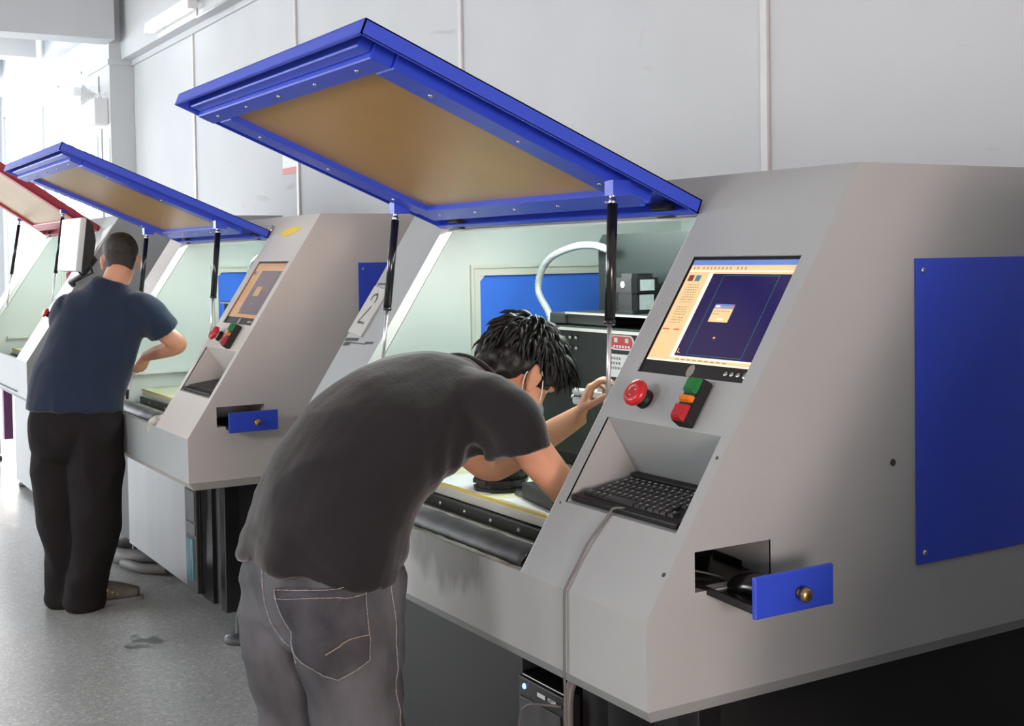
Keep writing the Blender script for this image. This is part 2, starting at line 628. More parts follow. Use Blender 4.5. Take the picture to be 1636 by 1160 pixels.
def copy_tree(o, parent=None):
    c = o.copy()
    C.objects.link(c)
    if parent is not None:
        c.parent = parent
    for ch in o.children:
        copy_tree(ch, c)
    return c


# ------------------------------------------------------------------ the room
YW = 2.4          # face of the back wall
XL, XR, YF, ZC_ = -22.0, 7.0, -8.0, 5.3
bm = new_bm()
box(bm, (XL, YF, -0.1), (XR, YW + 0.1, 0))
struct('floor', bm, 'floor')
bm = new_bm()
box(bm, (XL, YF, ZC_), (XR, YW + 0.1, ZC_ + 0.15))
struct('ceiling', bm, 'ceiling')

# back wall: solid to the column, then a band of windows
bm = new_bm()
panel(bm, [(XL, 0), (XR, 0), (XR, ZC_), (XL, ZC_)], [[(-21.6, 1.2), (-14.1, 1.2), (-14.1, 4.1), (-21.6, 4.1)]],
      lambda x, z: (x, YW, z), (0, 0.12, 0))
wall_back = struct('wall_back', bm, 'wall')
sx = [-12.78, -10.49, -7.745, -5.0, -2.269, 0.48, 3.22, XR]
for a, b_ in zip(sx[:-1], sx[1:]):
    bm = new_bm()
    box(bm, (a + 0.003, YW - 0.006, 0.02), (b_ - 0.003, YW - 0.0005, 3.79), bev=0.002)
    obj('wall_panel', bm, 'wall', wall_back)
bm = new_bm()
panel(bm, [(YF, 0), (YW, 0), (YW, ZC_), (YF, ZC_)], [[(-7.2, 0.9), (1.9, 0.9), (1.9, 4.3), (-7.2, 4.3)]],
      lambda y, z: (XL, y, z), (-0.15, 0, 0))
struct('wall_left', bm, 'wall')
bm = new_bm()
panel(bm, [(XL, 0), (XR, 0), (XR, ZC_), (XL, ZC_)], [[(-16.5, 1.3), (-4.5, 1.3), (-4.5, 3.9), (-16.5, 3.9)]],
      lambda x, z: (x, YF, z), (0, -0.15, 0))
struct('wall_front', bm, 'wall')
bm = new_bm()
panel(bm, [(YF, 0), (YW, 0), (YW, ZC_), (YF, ZC_)], [[(-3.85, 0.0), (-0.85, 0.0), (-0.85, 2.6), (-3.85, 2.6)]],
      lambda y, z: (XR, y, z), (0.15, 0, 0))
struct('wall_right', bm, 'wall')


def window(n, a, b_, z0, z1, along, fixed, cols, rows):
    """glazed window: frame bars and one pane per cell"""
    bm = new_bm()
    t = 0.03

    def P(u, v, w_):
        return (u, fixed + w_, v) if along == 'x' else (fixed + w_, u, v)

    def bar(u0, u1, v0, v1):
        p, q = P(u0, v0, -t), P(u1, v1, t)
        box(bm, tuple(min(i, j) for i, j in zip(p, q)), tuple(max(i, j) for i, j in zip(p, q)))
    for i in range(cols + 1):
        u = a + (b_ - a) * i / cols
        bar(u - 0.03, u + 0.03, z0, z1)
    for j in range(rows + 1):
        v = z0 + (z1 - z0) * j / rows
        bar(a, b_, v - 0.03, v + 0.03)
    fr = struct('window_%d' % n, bm, 'white')
    me = None
    for i in range(cols):
        for j in range(rows):
            u0, u1 = a + (b_ - a) * i / cols, a + (b_ - a) * (i + 1) / cols
            v0, v1 = z0 + (z1 - z0) * j / rows, z0 + (z1 - z0) * (j + 1) / rows
            bm = new_bm()
            p, q = P(u0, v0, -0.003), P(u1, v1, 0.003)
            box(bm, tuple(min(i_, j_) for i_, j_ in zip(p, q)), tuple(max(i_, j_) for i_, j_ in zip(p, q)))
            obj('pane', bm, 'glass', fr)


window(1, -7.2, 1.9, 0.9, 4.3, 'y', XL - 0.07, 6, 2)
window(2, -21.6, -14.1, 1.2, 4.1, 'x', YW + 0.06, 5, 2)
window(3, -16.5, -4.5, 1.3, 3.9, 'x', YF - 0.07, 8, 2)

# beams, column, trims
tr = [0]


def trim(bm, m='pipe'):
    tr[0] += 1
    return struct('trim_%d' % tr[0], bm, m)


bm = new_bm()
box(bm, (-13.85, 2.12, 0), (-12.78, YW, ZC_))
struct('column', bm, 'wall')
bm = new_bm()
box(bm, (-12.78, 2.25, 3.85), (XR, YW, ZC_))
box(bm, (XL, 2.25, 4.45), (-13.85, YW, ZC_))
struct('beam_back', bm, 'wall')
for i, (x, z) in enumerate(((-12.5, 4.03), (-17.0, 4.47), (-20.5, 4.6), (-6.0, 4.75), (0.5, 4.75))):
    bm = new_bm()
    box(bm, (x - 0.4, YF, z), (x, 2.12 if i else 2.12, ZC_))
    struct('beam_cross', bm, 'wall')
# moulding under the beam and around the column
bm = new_bm()
box(bm, (-12.78, 2.37, 3.79), (XR, YW, 3.85))
trim(bm, 'wall')
bm = new_bm()
box(bm, (-13.87, 2.10, 3.79), (-12.76, YW, 3.85))
trim(bm, 'wall')
for x in (3.22, 0.48, -2.269, -5.0, -7.745, -10.49):
    bm = new_bm()
    box(bm, (x - 0.022, YW - 0.024, 0), (x + 0.022, YW - 0.0055, 3.79), bev=0.004)
    trim(bm, 'pipe')
bm = new_bm()   # skirting
box(bm, (-12.78, YW - 0.015, 0), (XR, YW, 0.14))
o = struct('baseboard_back', bm, 'pipegrey')
bm = new_bm()   # conduit from the wall lamp down to the soffit
tube(bm, [(-9.86, 2.236, 4.0), (-9.86, 2.236, 3.838), (-8.9, 2.236, 3.838)], 0.012, 8)
trim(bm, 'pipe')
bm = new_bm()   # conduits on the column face
box(bm, (-13.30, 2.105, 3.36), (-13.27, 2.12, 3.72))
box(bm, (-13.22, 2.105, 0.3), (-13.19, 2.12, 3.1))
trim(bm, 'pipegrey')
bm = new_bm()
box(bm, (-16.2, YW - 0.04, 0), (-16.0, YW, 3.9))
box(bm, (-18.2, YW - 0.04, 0), (-18.0, YW, 3.9))
trim(bm, 'wall')


def fluorescent(loc, length, label, two=True, drop=0.0):
    t = thing('fluorescent_lamp', label, 'lamp', loc)
    bm = new_bm()
    h = length / 2
    box(bm, (-h, -0.045, 0.02), (h, 0.045, 0.075), bev=0.006)
    for s in (-1, 1):
        box(bm, (s * h - 0.02, -0.05, -0.035), (s * h + 0.02, 0.05, 0.03), bev=0.006)
    if drop:
        for s in (-0.6, 0.6):
            cyl(bm, (s * h, 0, 0.07), (s * h, 0, 0.07 + drop), 0.004, 8)
    else:
        for s in (-0.7, 0.7):
            box(bm, (s * h - 0.03, 0.02, 0.0), (s * h + 0.03, 0.10, 0.07))
    obj('housing', bm, 'white', t)
    for y in ((-0.026, 0.026) if two else (0.0,)):
        bm = new_bm()
        cyl(bm, (-h + 0.02, y, -0.012), (h - 0.02, y, -0.012), 0.014, 12)
        obj('tube', bm, 'tube', t)
    return t


fluorescent((-10.45, 2.15, 3.92), 1.5, 'twin tube fluorescent lamp mounted on the beam above the white back wall')
fluorescent((-14.3, 1.95, 3.56), 1.3, 'hanging fluorescent lamp in the glare beyond the column', drop=1.67)

# things on the column
t = thing('wall_speaker', 'small white box with round horn high on the column', 'speaker', (-13.0, 2.12, 3.12))
bm = new_bm()
box(bm, (-0.09, -0.16, 0), (0.13, 0, 0.30), bev=0.015)
obj('housing', bm, 'white', t)
bm = new_bm()
lathe(bm, (-0.17, -0.16, 0.36), (-0.4, -1, 0.1), [(0.03, -0.10), (0.05, -0.03), (0.12, 0.05), (0.125, 0.06), (0.10, 0.05), (0.02, 0.0)], 20)
tube(bm, [(-0.1, -0.1, 0.33), (0.02, -0.08, 0.37), (0.08, -0.06, 0.28)], 0.012, 8)
obj('horn', bm, 'white', t)
bm = new_bm()
box(bm, (0, -0.006, 0), (0.20, 0, 0.72))
o = obj('banner', bm, 'paper', None, loc=(-13.62, 2.118, 2.32))
tag(o, 'narrow white banner with an orange top on the column face', 'poster')
bm = new_bm()
box(bm, (0, -0.008, 0.58), (0.20, -0.006, 0.68))
obj('orange_patch', bm, 's_orange' and 'orange', o)
bm = new_bm()
box(bm, (0, -0.006, 0), (0.28, 0, 0.42))
o = obj('notice', bm, 'paper', None, loc=(-13.12, 2.118, 2.54))
tag(o, 'small notice with green picture near the column edge', 'poster')
bm = new_bm()
box(bm, (0.02, -0.008, 0.08), (0.26, -0.006, 0.32))
obj('picture', bm, mat('green_print', (0.35, 0.45, 0.28), 0.6, var=0.4, scale=12), o)
bm = new_bm()
box(bm, (0, -0.006, 0), (0.33, 0, 0.45))
o = obj('notice', bm, 'paper', None, loc=(-8.10, YW - 0.0065, 2.25))
tag(o, 'white notice with a red strip on the wall behind the lid', 'poster')
bm = new_bm()
box(bm, (0.0, -0.008, 0), (0.33, -0.006, 0.05))
obj('red_strip', bm, mat('red_print', (0.55, 0.12, 0.10), 0.6), o)

# ------------------------------------------------------------------ routing machines
zA, zB, yC, zC, D = 0.6944, 0.8659, 0.5648, 1.7328, 1.75
SL = math.hypot(yC, zC - zB)
NS = Vector((0, -(zC - zB), yC)).normalized()     # outward normal of the sloped face
TS = Vector((0, yC, zC - zB)).normalized()        # up the slope


def sl(x, s, off=0.0):
    return Vector((x, yC * s, zB + s * (zC - zB))) + NS * off


def gas_strut(parent, top, bot, split, bracket):
    bm = new_bm()
    top, bot = Vector(top), Vector(bot)
    mid = top.lerp(bot, split)
    cyl(bm, top.lerp(bot, 0.05), mid, 0.0125, 14)
    cyl(bm, mid - (mid - top).normalized() * 0.004, mid + (bot - top).normalized() * 0.006, 0.0135, 14)
    st = obj('gas_strut', bm, 'blackgloss', parent, smooth=False)
    bm = new_bm()
    cyl(bm, mid, bot, 0.0055, 12)
    lathe(bm, bot - Vector((0, 0, 0.012)), (0, 0, 1), [(0.004, 0), (0.010, 0.006), (0.010, 0.016), (0.004, 0.024)], 12)
    obj('rod', bm, 'chrome', st)
    bm = new_bm()
    lathe(bm, top - (top - bot).normalized() * 0.03, (top - bot), [(0.009, 0), (0.009, 0.016), (0.006, 0.02), (0.010, 0.026), (0.012, 0.034), (0.006, 0.046)], 14)
    obj('end_fitting', bm, 'steel', st)
    bm = new_bm()
    box(bm, (top.x - 0.004, top.y - 0.02, top.z - 0.005), (top.x + 0.03, top.y + 0.03, top.z + bracket))
    obj('bracket', bm, 'blue' if bracket < 0.1 else 'blue', st)
    return st


def screen_mesh(x0, x1, s0, s1, off, dim=False):
    """lit desktop on the monitor: flat colour fields laid out as in the photograph"""
    names = ['s_navy', 's_beige', 's_pale', 's_blue', 's_red', 's_green', 's_text', 's_orange', 's_teal', 's_wine', 'black', 'num']
    bm = new_bm()

    def q(u0, v0, u1, v1, k, lift):
        p = [sl(x0 + (x1 - x0) * u, s0 + (s1 - s0) * v, off + lift * 0.00025) for u, v in ((u0, v0), (u1, v0), (u1, v1), (u0, v1))]
        quad(bm, p, names.index(k))
    q(0.02, 0.115, 0.985, 0.975, 's_beige', 0)
    q(0.02, 0.93, 0.985, 0.975, 's_blue', 1)
    q(0.02, 0.872, 0.985, 0.885, 's_pale', 1)
    q(0.27, 0.165, 0.985, 0.855, 's_navy', 1)
    q(0.235, 0.150, 0.27, 0.865, 's_pale', 1)
    q(0.235, 0.150, 0.985, 0.168, 's_pale', 1)
    q(0.02, 0.115, 0.985, 0.128, 's_pale', 1)
    for i in range(13):           # toolbar icons
        u = 0.05 + i * 0.037 + (0.02 if i > 1 else 0) + (0.03 if i > 9 else 0)
        q(u, 0.893, u + 0.012, 0.915, 's_text', 2)
    q(0.045, 0.79, 0.095, 0.842, 's_wine', 2)
    q(0.115, 0.79, 0.165, 0.842, 's_teal', 2)
    r = random.Random(3)
    for blk, (va, vb) in enumerate(((0.60, 0.76), (0.50, 0.57), (0.42, 0.48))):
        v = vb
        while v > va:
            u = 0.07
            while u < 0.18:
                w_ = r.uniform(0.008, 0.022)
                q(u, v - 0.007, min(u + w_, 0.185), v, 's_text', 2)
                u += w_ + 0.008
            v -= 0.021
    q(0.035, 0.372, 0.10, 0.382, 's_red', 2)
    q(0.145, 0.372, 0.20, 0.382, 's_red', 2)
    q(0.378, 0.175, 0.383, 0.845, 's_green', 2)
    q(0.880, 0.175, 0.885, 0.845, 's_green', 2)
    q(0.378, 0.838, 0.885, 0.843, 's_green', 2)
    q(0.378, 0.180, 0.885, 0.184, 's_green', 2)
    q(0.435, 0.455, 0.615, 0.585, 's_beige', 3)
    q(0.435, 0.565, 0.615, 0.602, 's_blue', 3)
    q(0.595, 0.573, 0.610, 0.596, 's_red', 4)
    q(0.445, 0.575, 0.485, 0.590, 's_pale', 4)
    for i in range(7):
        q(0.45 + i * 0.021, 0.540, 0.463 + i * 0.021, 0.547, 's_text', 4)
    for i in range(3):
        q(0.45 + i * 0.02, 0.516, 0.463 + i * 0.02, 0.523, 's_text', 4)
    q(0.51, 0.470, 0.56, 0.487, 's_pale', 4)
    q(0.522, 0.476, 0.548, 0.481, 's_text', 5)
    q(0.555, 0.322, 0.572, 0.336, 's_orange', 2)
    q(0.285, 0.195, 0.291, 0.225, 's_orange', 2)
    q(0.285, 0.190, 0.312, 0.196, 's_orange', 2)
    for i in range(9):
        u = 0.30 + i * 0.055
        q(u, 0.134, u + 0.035, 0.143, 's_text', 2)
    bm.normal_update()
    if dim:
        names = [('d' + n if n in ('s_navy', 's_beige', 's_pale', 's_blue') else n) for n in names]
    return bm, names


def build_lid(root, xa, xb, s_h, length, ang, colour, lining, screws=True):
    """raised lid hinged along the slope: skin with turned-down rim, inner rails, lining board"""
    hinge = sl(0, s_h, 0.004)
    d = Vector((0, -math.cos(ang), math.sin(ang)))      # from hinge to free edge
    nrm = Vector((0, math.sin(ang), math.cos(ang)))      # up, away from the lining
    if nrm.z < 0:
        nrm = -nrm

    def P(x, a, h):
        return Vector((x, hinge.y, hinge.z)) + d * a + nrm * h
    bm = new_bm()

    def bx(x0, x1, a0, a1, h0, h1, b_=bm, mi=0):
        hexa(b_, [P(x0, a0, h0), P(x1, a0, h0), P(x1, a1, h0), P(x0, a1, h0),
                  P(x0, a0, h1), P(x1, a0, h1), P(x1, a1, h1), P(x0, a1, h1)], mi)
    T = 0.034
    bx(xa, xb, 0, length, T - 0.003, T)                        # skin
    bx(xa, xa + 0.004, 0, length, 0, T)
    bx(xb - 0.004, xb, 0, length, 0, T)
    bx(xa, xb, length - 0.004, length, 0, T)
    bx(xa, xb, 0, 0.004, 0.0, T)
    bx(xa, xa + 0.006, 0, length, -0.001, 0.002)
    bx(xb - 0.006, xb, 0, length, -0.001, 0.002)
    bx(xa, xb, length - 0.006, length, -0.001, 0.002)
    bx(xa, xb, 0.0, 0.02, -0.002, 0.002)
    lid = obj('lid', bm, colour, root)
    lid['label'] = 'raised %s lid with lined underside' % ('blue' if colour == 'blue' else 'red')
    e0, e1 = 0.155, length - 0.116                              # lining extent
    bm = new_bm()
    bx(xa + 0.178, xb - 0.150, e0 - 0.004, e1 + 0.004, 0.004, 0.012, bm)
    lp = obj('lining_board', bm, lining, lid)
    lp['label'] = 'ochre lining board'
    rails = ((xa + 0.035, xb - 0.075, e1, e1 + 0.052), (xa + 0.10, xb - 0.10, e0 - 0.075, e0),
             (xa + 0.085, xa + 0.182, e0 - 0.02, e1), (xb - 0.155, xb - 0.065, e0 - 0.06, e1))
    for k, (x0, x1, a0, a1) in enumerate(rails):
        bm = new_bm()
        bx(x0, x1, a0, a1, -0.012, T - 0.004, bm)
        if k == 0:
            bx(x0 + 0.01, x1 - 0.01, a1, a1 + 0.032, 0.002, T - 0.004, bm)
        bmesh.ops.bevel(bm, geom=bm.edges[:], offset=0.003, segments=1, affect='EDGES')
        rl = obj('rail', bm, colour, lid)
        if screws:
            n = 5 if k < 2 else 3
            for i in range(n):
                bm = new_bm()
                t_ = (i + 0.5) / n
                p = P(x0 + (x1 - x0) * t_, (a0 + a1) / 2, -0.012) if k < 2 else P((x0 + x1) / 2, a0 + (a1 - a0) * t_, -0.012)
                lathe(bm, p, -nrm, [(0.006, -0.002), (0.006, 0.001), (0.003, 0.003)], 8)
                obj('screw', bm, 'steel', rl)
    for x in ((xa + xb) / 2 - 0.1, (xa + xb) / 2 + 0.02):
        bm = new_bm()
        lathe(bm, P(x, length - 0.04, T - 0.004), -nrm, [(0.007, 0), (0.007, 0.004), (0.003, 0.005)], 10)
        obj('plug', bm, 'black', lid)
    for x in (xa + 0.12, xb - 0.12):
        bm = new_bm()
        bx(x - 0.03, x + 0.03, 0.006, 0.03, 0.004, 0.02, bm)
        cyl(bm, P(x - 0.03, 0.0, 0.0), P(x + 0.03, 0.0, 0.0), 0.007, 10)
        obj('hinge', bm, 'char', lid)
    return P


def build_machine(name, label, X0, W, xo, xc, s_open, colour='blue', third=False, tall=0.0, base_dark=True, plain=False, lid_ang=0.394,
                  lid_len=None, mouse=False, drawer_out=0.12, seq=1):
    root = thing(name, label, 'machine', (X0, 0, 0))
    yB = 0.0
    z_b = zB
    if third:
        z_b, yB = 0.93, yC * (0.93 - zB) / (zC - zB)
    zT = zC + tall
    yT = yC * (zT - zB) / (zC - zB)
    sT = yT / yC
    sB = yB / yC
    # --- outer shell
    bm = new_bm()
    prof = [(yB, zA), (D, zA), (D, zT), (yT, zT), (yB, z_b)]
    dr = [(0.1158, 0.9028), (0.308, 0.9028), (0.308, 0.9803), (0.1158, 0.9803)]
    panel(bm, prof, [] if third else [dr], lambda y, z: (0, y, z), (-0.004, 0, 0))
    panel(bm, prof, [], lambda y, z: (-W, y, z), (0.004, 0, 0))
    op = [(xc, sB - 0.002), (xo, sB - 0.002), (xo, s_open), (xc, s_open)]
    mon = [(-0.3923, 0.488), (-0.0433, 0.488), (-0.0433, 0.7804), (-0.3923, 0.7804)]
    nic = [(-0.414, 0.1696), (-0.031, 0.1696), (-0.031, 0.3742), (-0.414, 0.3742)]
    e4 = 0.0042
    outer = [(-W + e4, sB), (xc, sB), (xc, s_open), (xo, s_open), (xo, sB), (-e4, sB), (-e4, sT), (-W + e4, sT)]
    panel(bm, outer, [] if third else [mon, nic], lambda x, s: sl(x, s), tuple(NS * -0.004))
    box(bm, (-W + e4, yT, zT - 0.004), (-e4, D - e4, zT))
    box(bm, (-W + e4, D - 0.004, zA), (-e4, D, zT))
    b0, bz = 0.03, zA - 0.034                                   # bevelled skirt
    for (a, c) in (((-W, yB), (0, yB)), ((0, yB), (0, D)), ((-W, D), (-W, yB))):
        def inn(p):
            return (min(max(p[0], -W + b0), -b0), min(max(p[1], yB + b0), D - b0))
        ai, ci = inn(a), inn(c)
        quad(bm, [(*a, zA), (*c, zA), (*ci, bz), (*ai, bz)])
    quad(bm, [(-W + b0, yB + b0, bz), (-b0, yB + b0, bz), (-b0, D - b0, bz), (-W + b0, D - b0, bz)])
    # opening return flanges
    fl = 0.040
    for xx in (xc, xo):
        b2 = new_bm()
        e_ = 0.0015 if xx == xc else -0.0015
        hexa(b2, [sl(xx, sB), sl(xx + e_, sB), sl(xx + e_, sB) + Vector((0, fl, 0)), sl(xx, sB) + Vector((0, fl, 0)),
                  sl(xx, s_open), sl(xx + e_, s_open), sl(xx + e_, s_open) + Vector((0, fl, 0)), sl(xx, s_open) + Vector((0, fl, 0))])
        obj('opening_flange', b2, 'flange', root)
    if not third:
        # console recess for the keyboard
        n = [sl(0, 0.1696), Vector((0, 0.300, 1.040)), sl(0, 0.3742)]
        xl, xr = nic[0][0], nic[1][0]

        def at(v, x):
            return (x, v.y, v.z)
        quad(bm, [at(n[0], xl), at(n[0], xr), at(n[1], xr), at(n[1], xl)])
        quad(bm, [at(n[1], xl), at(n[1], xr), at(n[2], xr), at(n[2], xl)])
        for x in (xl, xr):
            bm.faces.new([bm.verts.new(at(v, x)) for v in n])
        # drawer recess
        for (ya, za_), (yb, zb_) in ((dr[0], dr[1]), (dr[1], dr[2]), (dr[2], dr[3]), (dr[3], dr[0])):
            quad(bm, [(0, ya, za_), (0, yb, zb_), (-0.18, yb, zb_), (-0.18, ya, za_)])
    shell = obj('housing', bm, 'paint_lit' if seq == 2 else 'paint', root, recalc=False)
    # --- front lip with worn top edge
    bm = new_bm()
    panel(bm, [(-W + 0.0042, zA), (-0.0042, zA), (-0.0042, z_b), (-W + 0.0042, z_b)], [], lambda x, z: (x, yB, z), (0, 0.004, 0))
    fp = obj('front_apron', bm, 'paintlip' if seq == 1 else 'paint', root)
    bm = new_bm()
    xs = [xc + (xo - xc) * i / 60 for i in range(61)]
    r = random.Random(seq)
    top = [z_b + 0.0005 + r.uniform(0, 0.003) for _ in xs]
    for i in range(60):
        hexa(bm, [(xs[i], yB + 0.002, z_b - 0.012), (xs[i + 1], yB + 0.002, z_b - 0.012), (xs[i + 1], yB + 0.026, z_b - 0.012), (xs[i], yB + 0.026, z_b - 0.012),
                  (xs[i], yB + 0.002, top[i]), (xs[i + 1], yB + 0.002, top[i + 1]), (xs[i + 1], yB + 0.026, top[i + 1] - 0.004), (xs[i], yB + 0.026, top[i] - 0.004)])
    o = obj('worn_edge', bm, 'dust', root)
    o['label'] = 'scuffed bare edge of the front apron'
    if plain:
        bm = new_bm()
        box(bm, (-W + 0.06, 0.165, 0.16), (-0.06, 1.62, zA - 0.036))
        obj('base', bm, 'black', root)
        build_lid(root, xc - 0.004, xo + 0.004, s_open, s_open * SL * 0.99, -math.atan2(zC - zB, yC), colour, 'ochre')
        return root
    # --- inside liner
    iy, iz = 1.66, zT - 0.03
    bm = new_bm()
    xi, xj = xc - 0.225, xo + 0.003
    pro = [(yB + 0.03, 0.72), (iy, 0.72), (iy, iz), (yT * 0.98 + 0.03, iz), (yB + 0.035, z_b)]
    pan = [(0.745, 0.90), (1.50, 0.90), (1.50, 1.50), (0.745, 1.50)]
    panel(bm, pro, [pan], lambda y, z: (xi, y, z), (-0.004, 0, 0))
    panel(bm, pro, [], lambda y, z: (xj, y, z), (0.004, 0, 0))
    box(bm, (xi, iy, 0.72), (xj, iy + 0.004, iz))
    box(bm, (xi, yT, iz), (xj, iy, iz + 0.004))
    box(bm, (xi, 0.3, 0.955), (xi + 0.03, iy, 0.975))
    # strip behind the hinge down from the hood
    quad(bm, [sl(xi, s_open, -0.02), sl(xj, s_open, -0.02), sl(xj, sT, -0.02), sl(xi, sT, -0.02)])
    quad(bm, [sl(xi, sB, -0.006) + Vector((0, .036, 0)), sl(xc, sB, -0.006) + Vector((0, .036, 0)),
              sl(xc, s_open, -0.006) + Vector((0, .036, 0)), sl(xi, s_open, -0.006) + Vector((0, .036, 0))])
    obj('inner_lining', bm, 'mint', root)
    bm = new_bm()
    box(bm, (xi, 0.03, 0.715), (xj, iy, 0.72))
    obj('sump', bm, 'char', root)
    # window frame of the side access panel, seen from inside
    bm = new_bm()
    for (h, wd, dp) in ((0.0, 0.012, 0.012), (0.016, 0.022, 0.007)):
        p0, p1, q0, q1 = pan[0][0] - 0.02 + h, pan[1][0] + 0.02 - h, pan[0][1] - 0.02 + h, pan[2][1] + 0.02 - h
        panel(bm, [(p0, q0), (p1, q0), (p1, q1), (p0, q1)], [[(p0 + wd, q0 + wd), (p1 - wd, q0 + wd), (p1 - wd, q1 - wd), (p0 + wd, q1 - wd)]],
              lambda a, b_: (xi + 0.0005, a, b_), (dp, 0, 0))
    for (y, z, sy, sz) in ((pan[0][0], pan[2][1], 1, -1), (pan[1][0], pan[2][1], -1, -1), (pan[0][0], pan[0][1], 1, 1), (pan[1][0], pan[0][1], -1, 1)):
        c = [(y, z), (y + sy * 0.06, z), (y, z + sz * 0.06)]
        panel(bm, c if sy * sz > 0 else c[::-1], [], lambda a, b_: (xi, a, b_), (-0.006, 0, 0))
        lathe(bm, (xi - 0.002, y + sy * 0.016, z + sz * 0.016), (1, 0, 0), [(0.007, 0), (0.007, 0.004), (0.004, 0.007)], 10)
    obj('panel_frame', bm, 'cream', root)
    bm = new_bm()
    box(bm, (xi - 0.022, pan[0][0] - 0.03, pan[0][1] - 0.03), (xi - 0.012, pan[1][0] + 0.03, pan[2][1] + 0.03))
    o = obj('access_panel', bm, 'blueinner' if colour == 'blue' else 'red', root)
    # --- right hand access panel with screws
    ro = yB
    bm = new_bm()
    if not third:
        box(bm, (0.0, 0.724, 0.8705), (0.006, 1.54, 1.5307), bev=0.0015)
        ap = obj('access_panel', bm, colour, root)
        for (y, z) in ((0.745, 1.505), (0.746, 0.895), (1.515, 1.505), (1.515, 0.895)):
            bm = new_bm()
            lathe(bm, (0.005, y, z), (1, 0, 0), [(0.007, 0), (0.007, 0.002), (0.004, 0.005)], 10)
            obj('screw', bm, 'steel', ap)
    # --- lid and struts
    L_ = lid_len or 0.927
    P = build_lid(root, xc - 0.004, xo + 0.004, s_open, L_, lid_ang, colour, 'ochre')
    if not third:
        gas_strut(root, (xo - 0.068, 0.307, 1.690), tuple(sl(xo - 0.006, 0.41, -0.012)), 0.62, 0.03)
        gas_strut(root, (xc + 0.060, 0.309, 1.690), tuple(sl(xc + 0.066, 0.41, -0.02)), 0.62, 0.03)
    else:
        a = P(xo - 0.05, 0.24, -0.015)
        b2 = P(xc + 0.05, 0.24, -0.015)
        gas_strut(root, a, tuple(sl(xo - 0.02, 0.45, -0.02)), 0.62, 0.02)
        gas_strut(root, b2, tuple(sl(xc + 0.08, 0.42, -0.02)), 0.62, 0.02)
    # --- work table, apron rail, roller way cover
    bm = new_bm()
    box(bm, (xi + 0.06, 0.325, 0.845), (xj - 0.01, 1.45, 0.872), bev=0.002)
    tb = obj('work_table', bm, 'sheet', root)
    bm = new_bm()
    box(bm, (xi + 0.06, 0.327, 0.872), (xj - 0.012, 1.445, 0.882), 0)
    box(bm, (xi + 0.06, 0.322, 0.872), (xj - 0.012, 0.327, 0.882), 1)
    obj('spoil_board', bm, ['board', 'boardedge'], tb)
    bm = new_bm()
    box(bm, (xi + 0.06, 0.311, 0.806), (xo - 0.05, 0.325, 0.843), bev=0.003)
    rl = obj('front_rail', bm, 'char', root)
    for i in range(9):
        x = xo - 0.07 - i * 0.148
        bm = new_bm()
        lathe(bm, (x, 0.313, 0.825), (0, -1, 0), [(0.007, 0), (0.007, 0.005), (0.004, 0.008)], 8)
        obj('bolt', bm, 'steel', rl)
    bm = new_bm()
    hexa(bm, [(xi + 0.05, 0.125, 0.832), (xo - 0.055, 0.125, 0.832), (xo - 0.055, 0.315, 0.798), (xi + 0.05, 0.315, 0.798),
              (xi + 0.05, 0.125, 0.836), (xo - 0.055, 0.125, 0.836), (xo - 0.055, 0.315, 0.808), (xi + 0.05, 0.315, 0.808)])
    obj('way_cover', bm, 'dust', root)
    bm = new_bm()
    n = 34
    xs = [xi + 0.05 + (xo - 0.06 - xi - 0.05) * i / n for i in range(n + 1)]
    tube(bm, [(x, 0.090 + ro, 0.852 + 0.0015 * math.sin(x * 41)) for x in xs], [0.040 + 0.0012 * math.sin(x * 67) for x in xs], 20, lat=(0, 1, 0))
    obj('roller', bm, 'rubber', root)
    bm = new_bm()
    sh = [(0.030, 0.76), (0.24, 0.76), (0.24, 0.86), (0.20, 0.895), (0.12, 0.905), (0.06, 0.895), (0.034, 0.87)]
    panel(bm, sh, [], lambda y, z: (xo - 0.055, y + ro, z), (0.04, 0, 0))
    lathe(bm, (xo - 0.058, 0.090, 0.852), (-1, 0, 0), [(0.012, 0), (0.012, 0.004)], 12)
    br = obj('roller_bracket', bm, 'blackgloss' if seq == 1 else 'dust', root)
    bm = new_bm()
    lathe(bm, (xo - 0.057, 0.060, 0.875), (-0.3, -1, 0.1), [(0.012, -0.004), (0.012, 0.006), (0.007, 0.010)], 12)
    obj('bolt', bm, 'steel', br)
    # --- gantry with spindle
    gx0, gx1 = xi + 0.14, xj - 0.06
    bm = new_bm()
    box(bm, (gx0 + 0.09, 0.72, 1.00), (gx1, 0.745, 1.327), bev=0.002)
    gt = obj('gantry', bm, 'plate', root)
    bm = new_bm()
    box(bm, (gx0 + 0.09, 0.70, 1.322), (gx1, 0.93, 1.332), bev=0.001)
    obj('gantry_ledge', bm, 'plate', gt)
    bm = new_bm()
    box(bm, (gx0 + 0.09, 0.6985, 1.322), (gx1, 0.6998, 1.331))
    obj('ledge_edge', bm, 'sheet', gt)
    bm = new_bm()
    panel(bm, [(-1.425, 1.33), (-0.60, 1.33), (-0.60, 1.612), (-1.40, 1.612), (-1.425, 1.585)], [],
          lambda x, z: (x, 0.90, z), (0, 0.02, 0))
    obj('back_plate', bm, 'plate', gt)
    bm = new_bm()
    box(bm, (-1.50, 0.76, 1.335), (-1.18, 0.89, 1.368), bev=0.003)
    box(bm, (-1.47, 0.75, 1.338), (-1.40, 0.76, 1.362))
    obj('limit_box', bm, 'char', gt)
    bm = new_bm()
    box(bm, (-1.40, 0.755, 1.366), (-0.60, 0.895, 1.374))
    ms_ = obj('motor_shelf', bm, 'plate', gt)
    bm = new_bm()
    box(bm, (-1.40, 0.7535, 1.367), (-0.60, 0.7548, 1.3735))
    obj('shelf_edge', bm, 'sheet', gt)
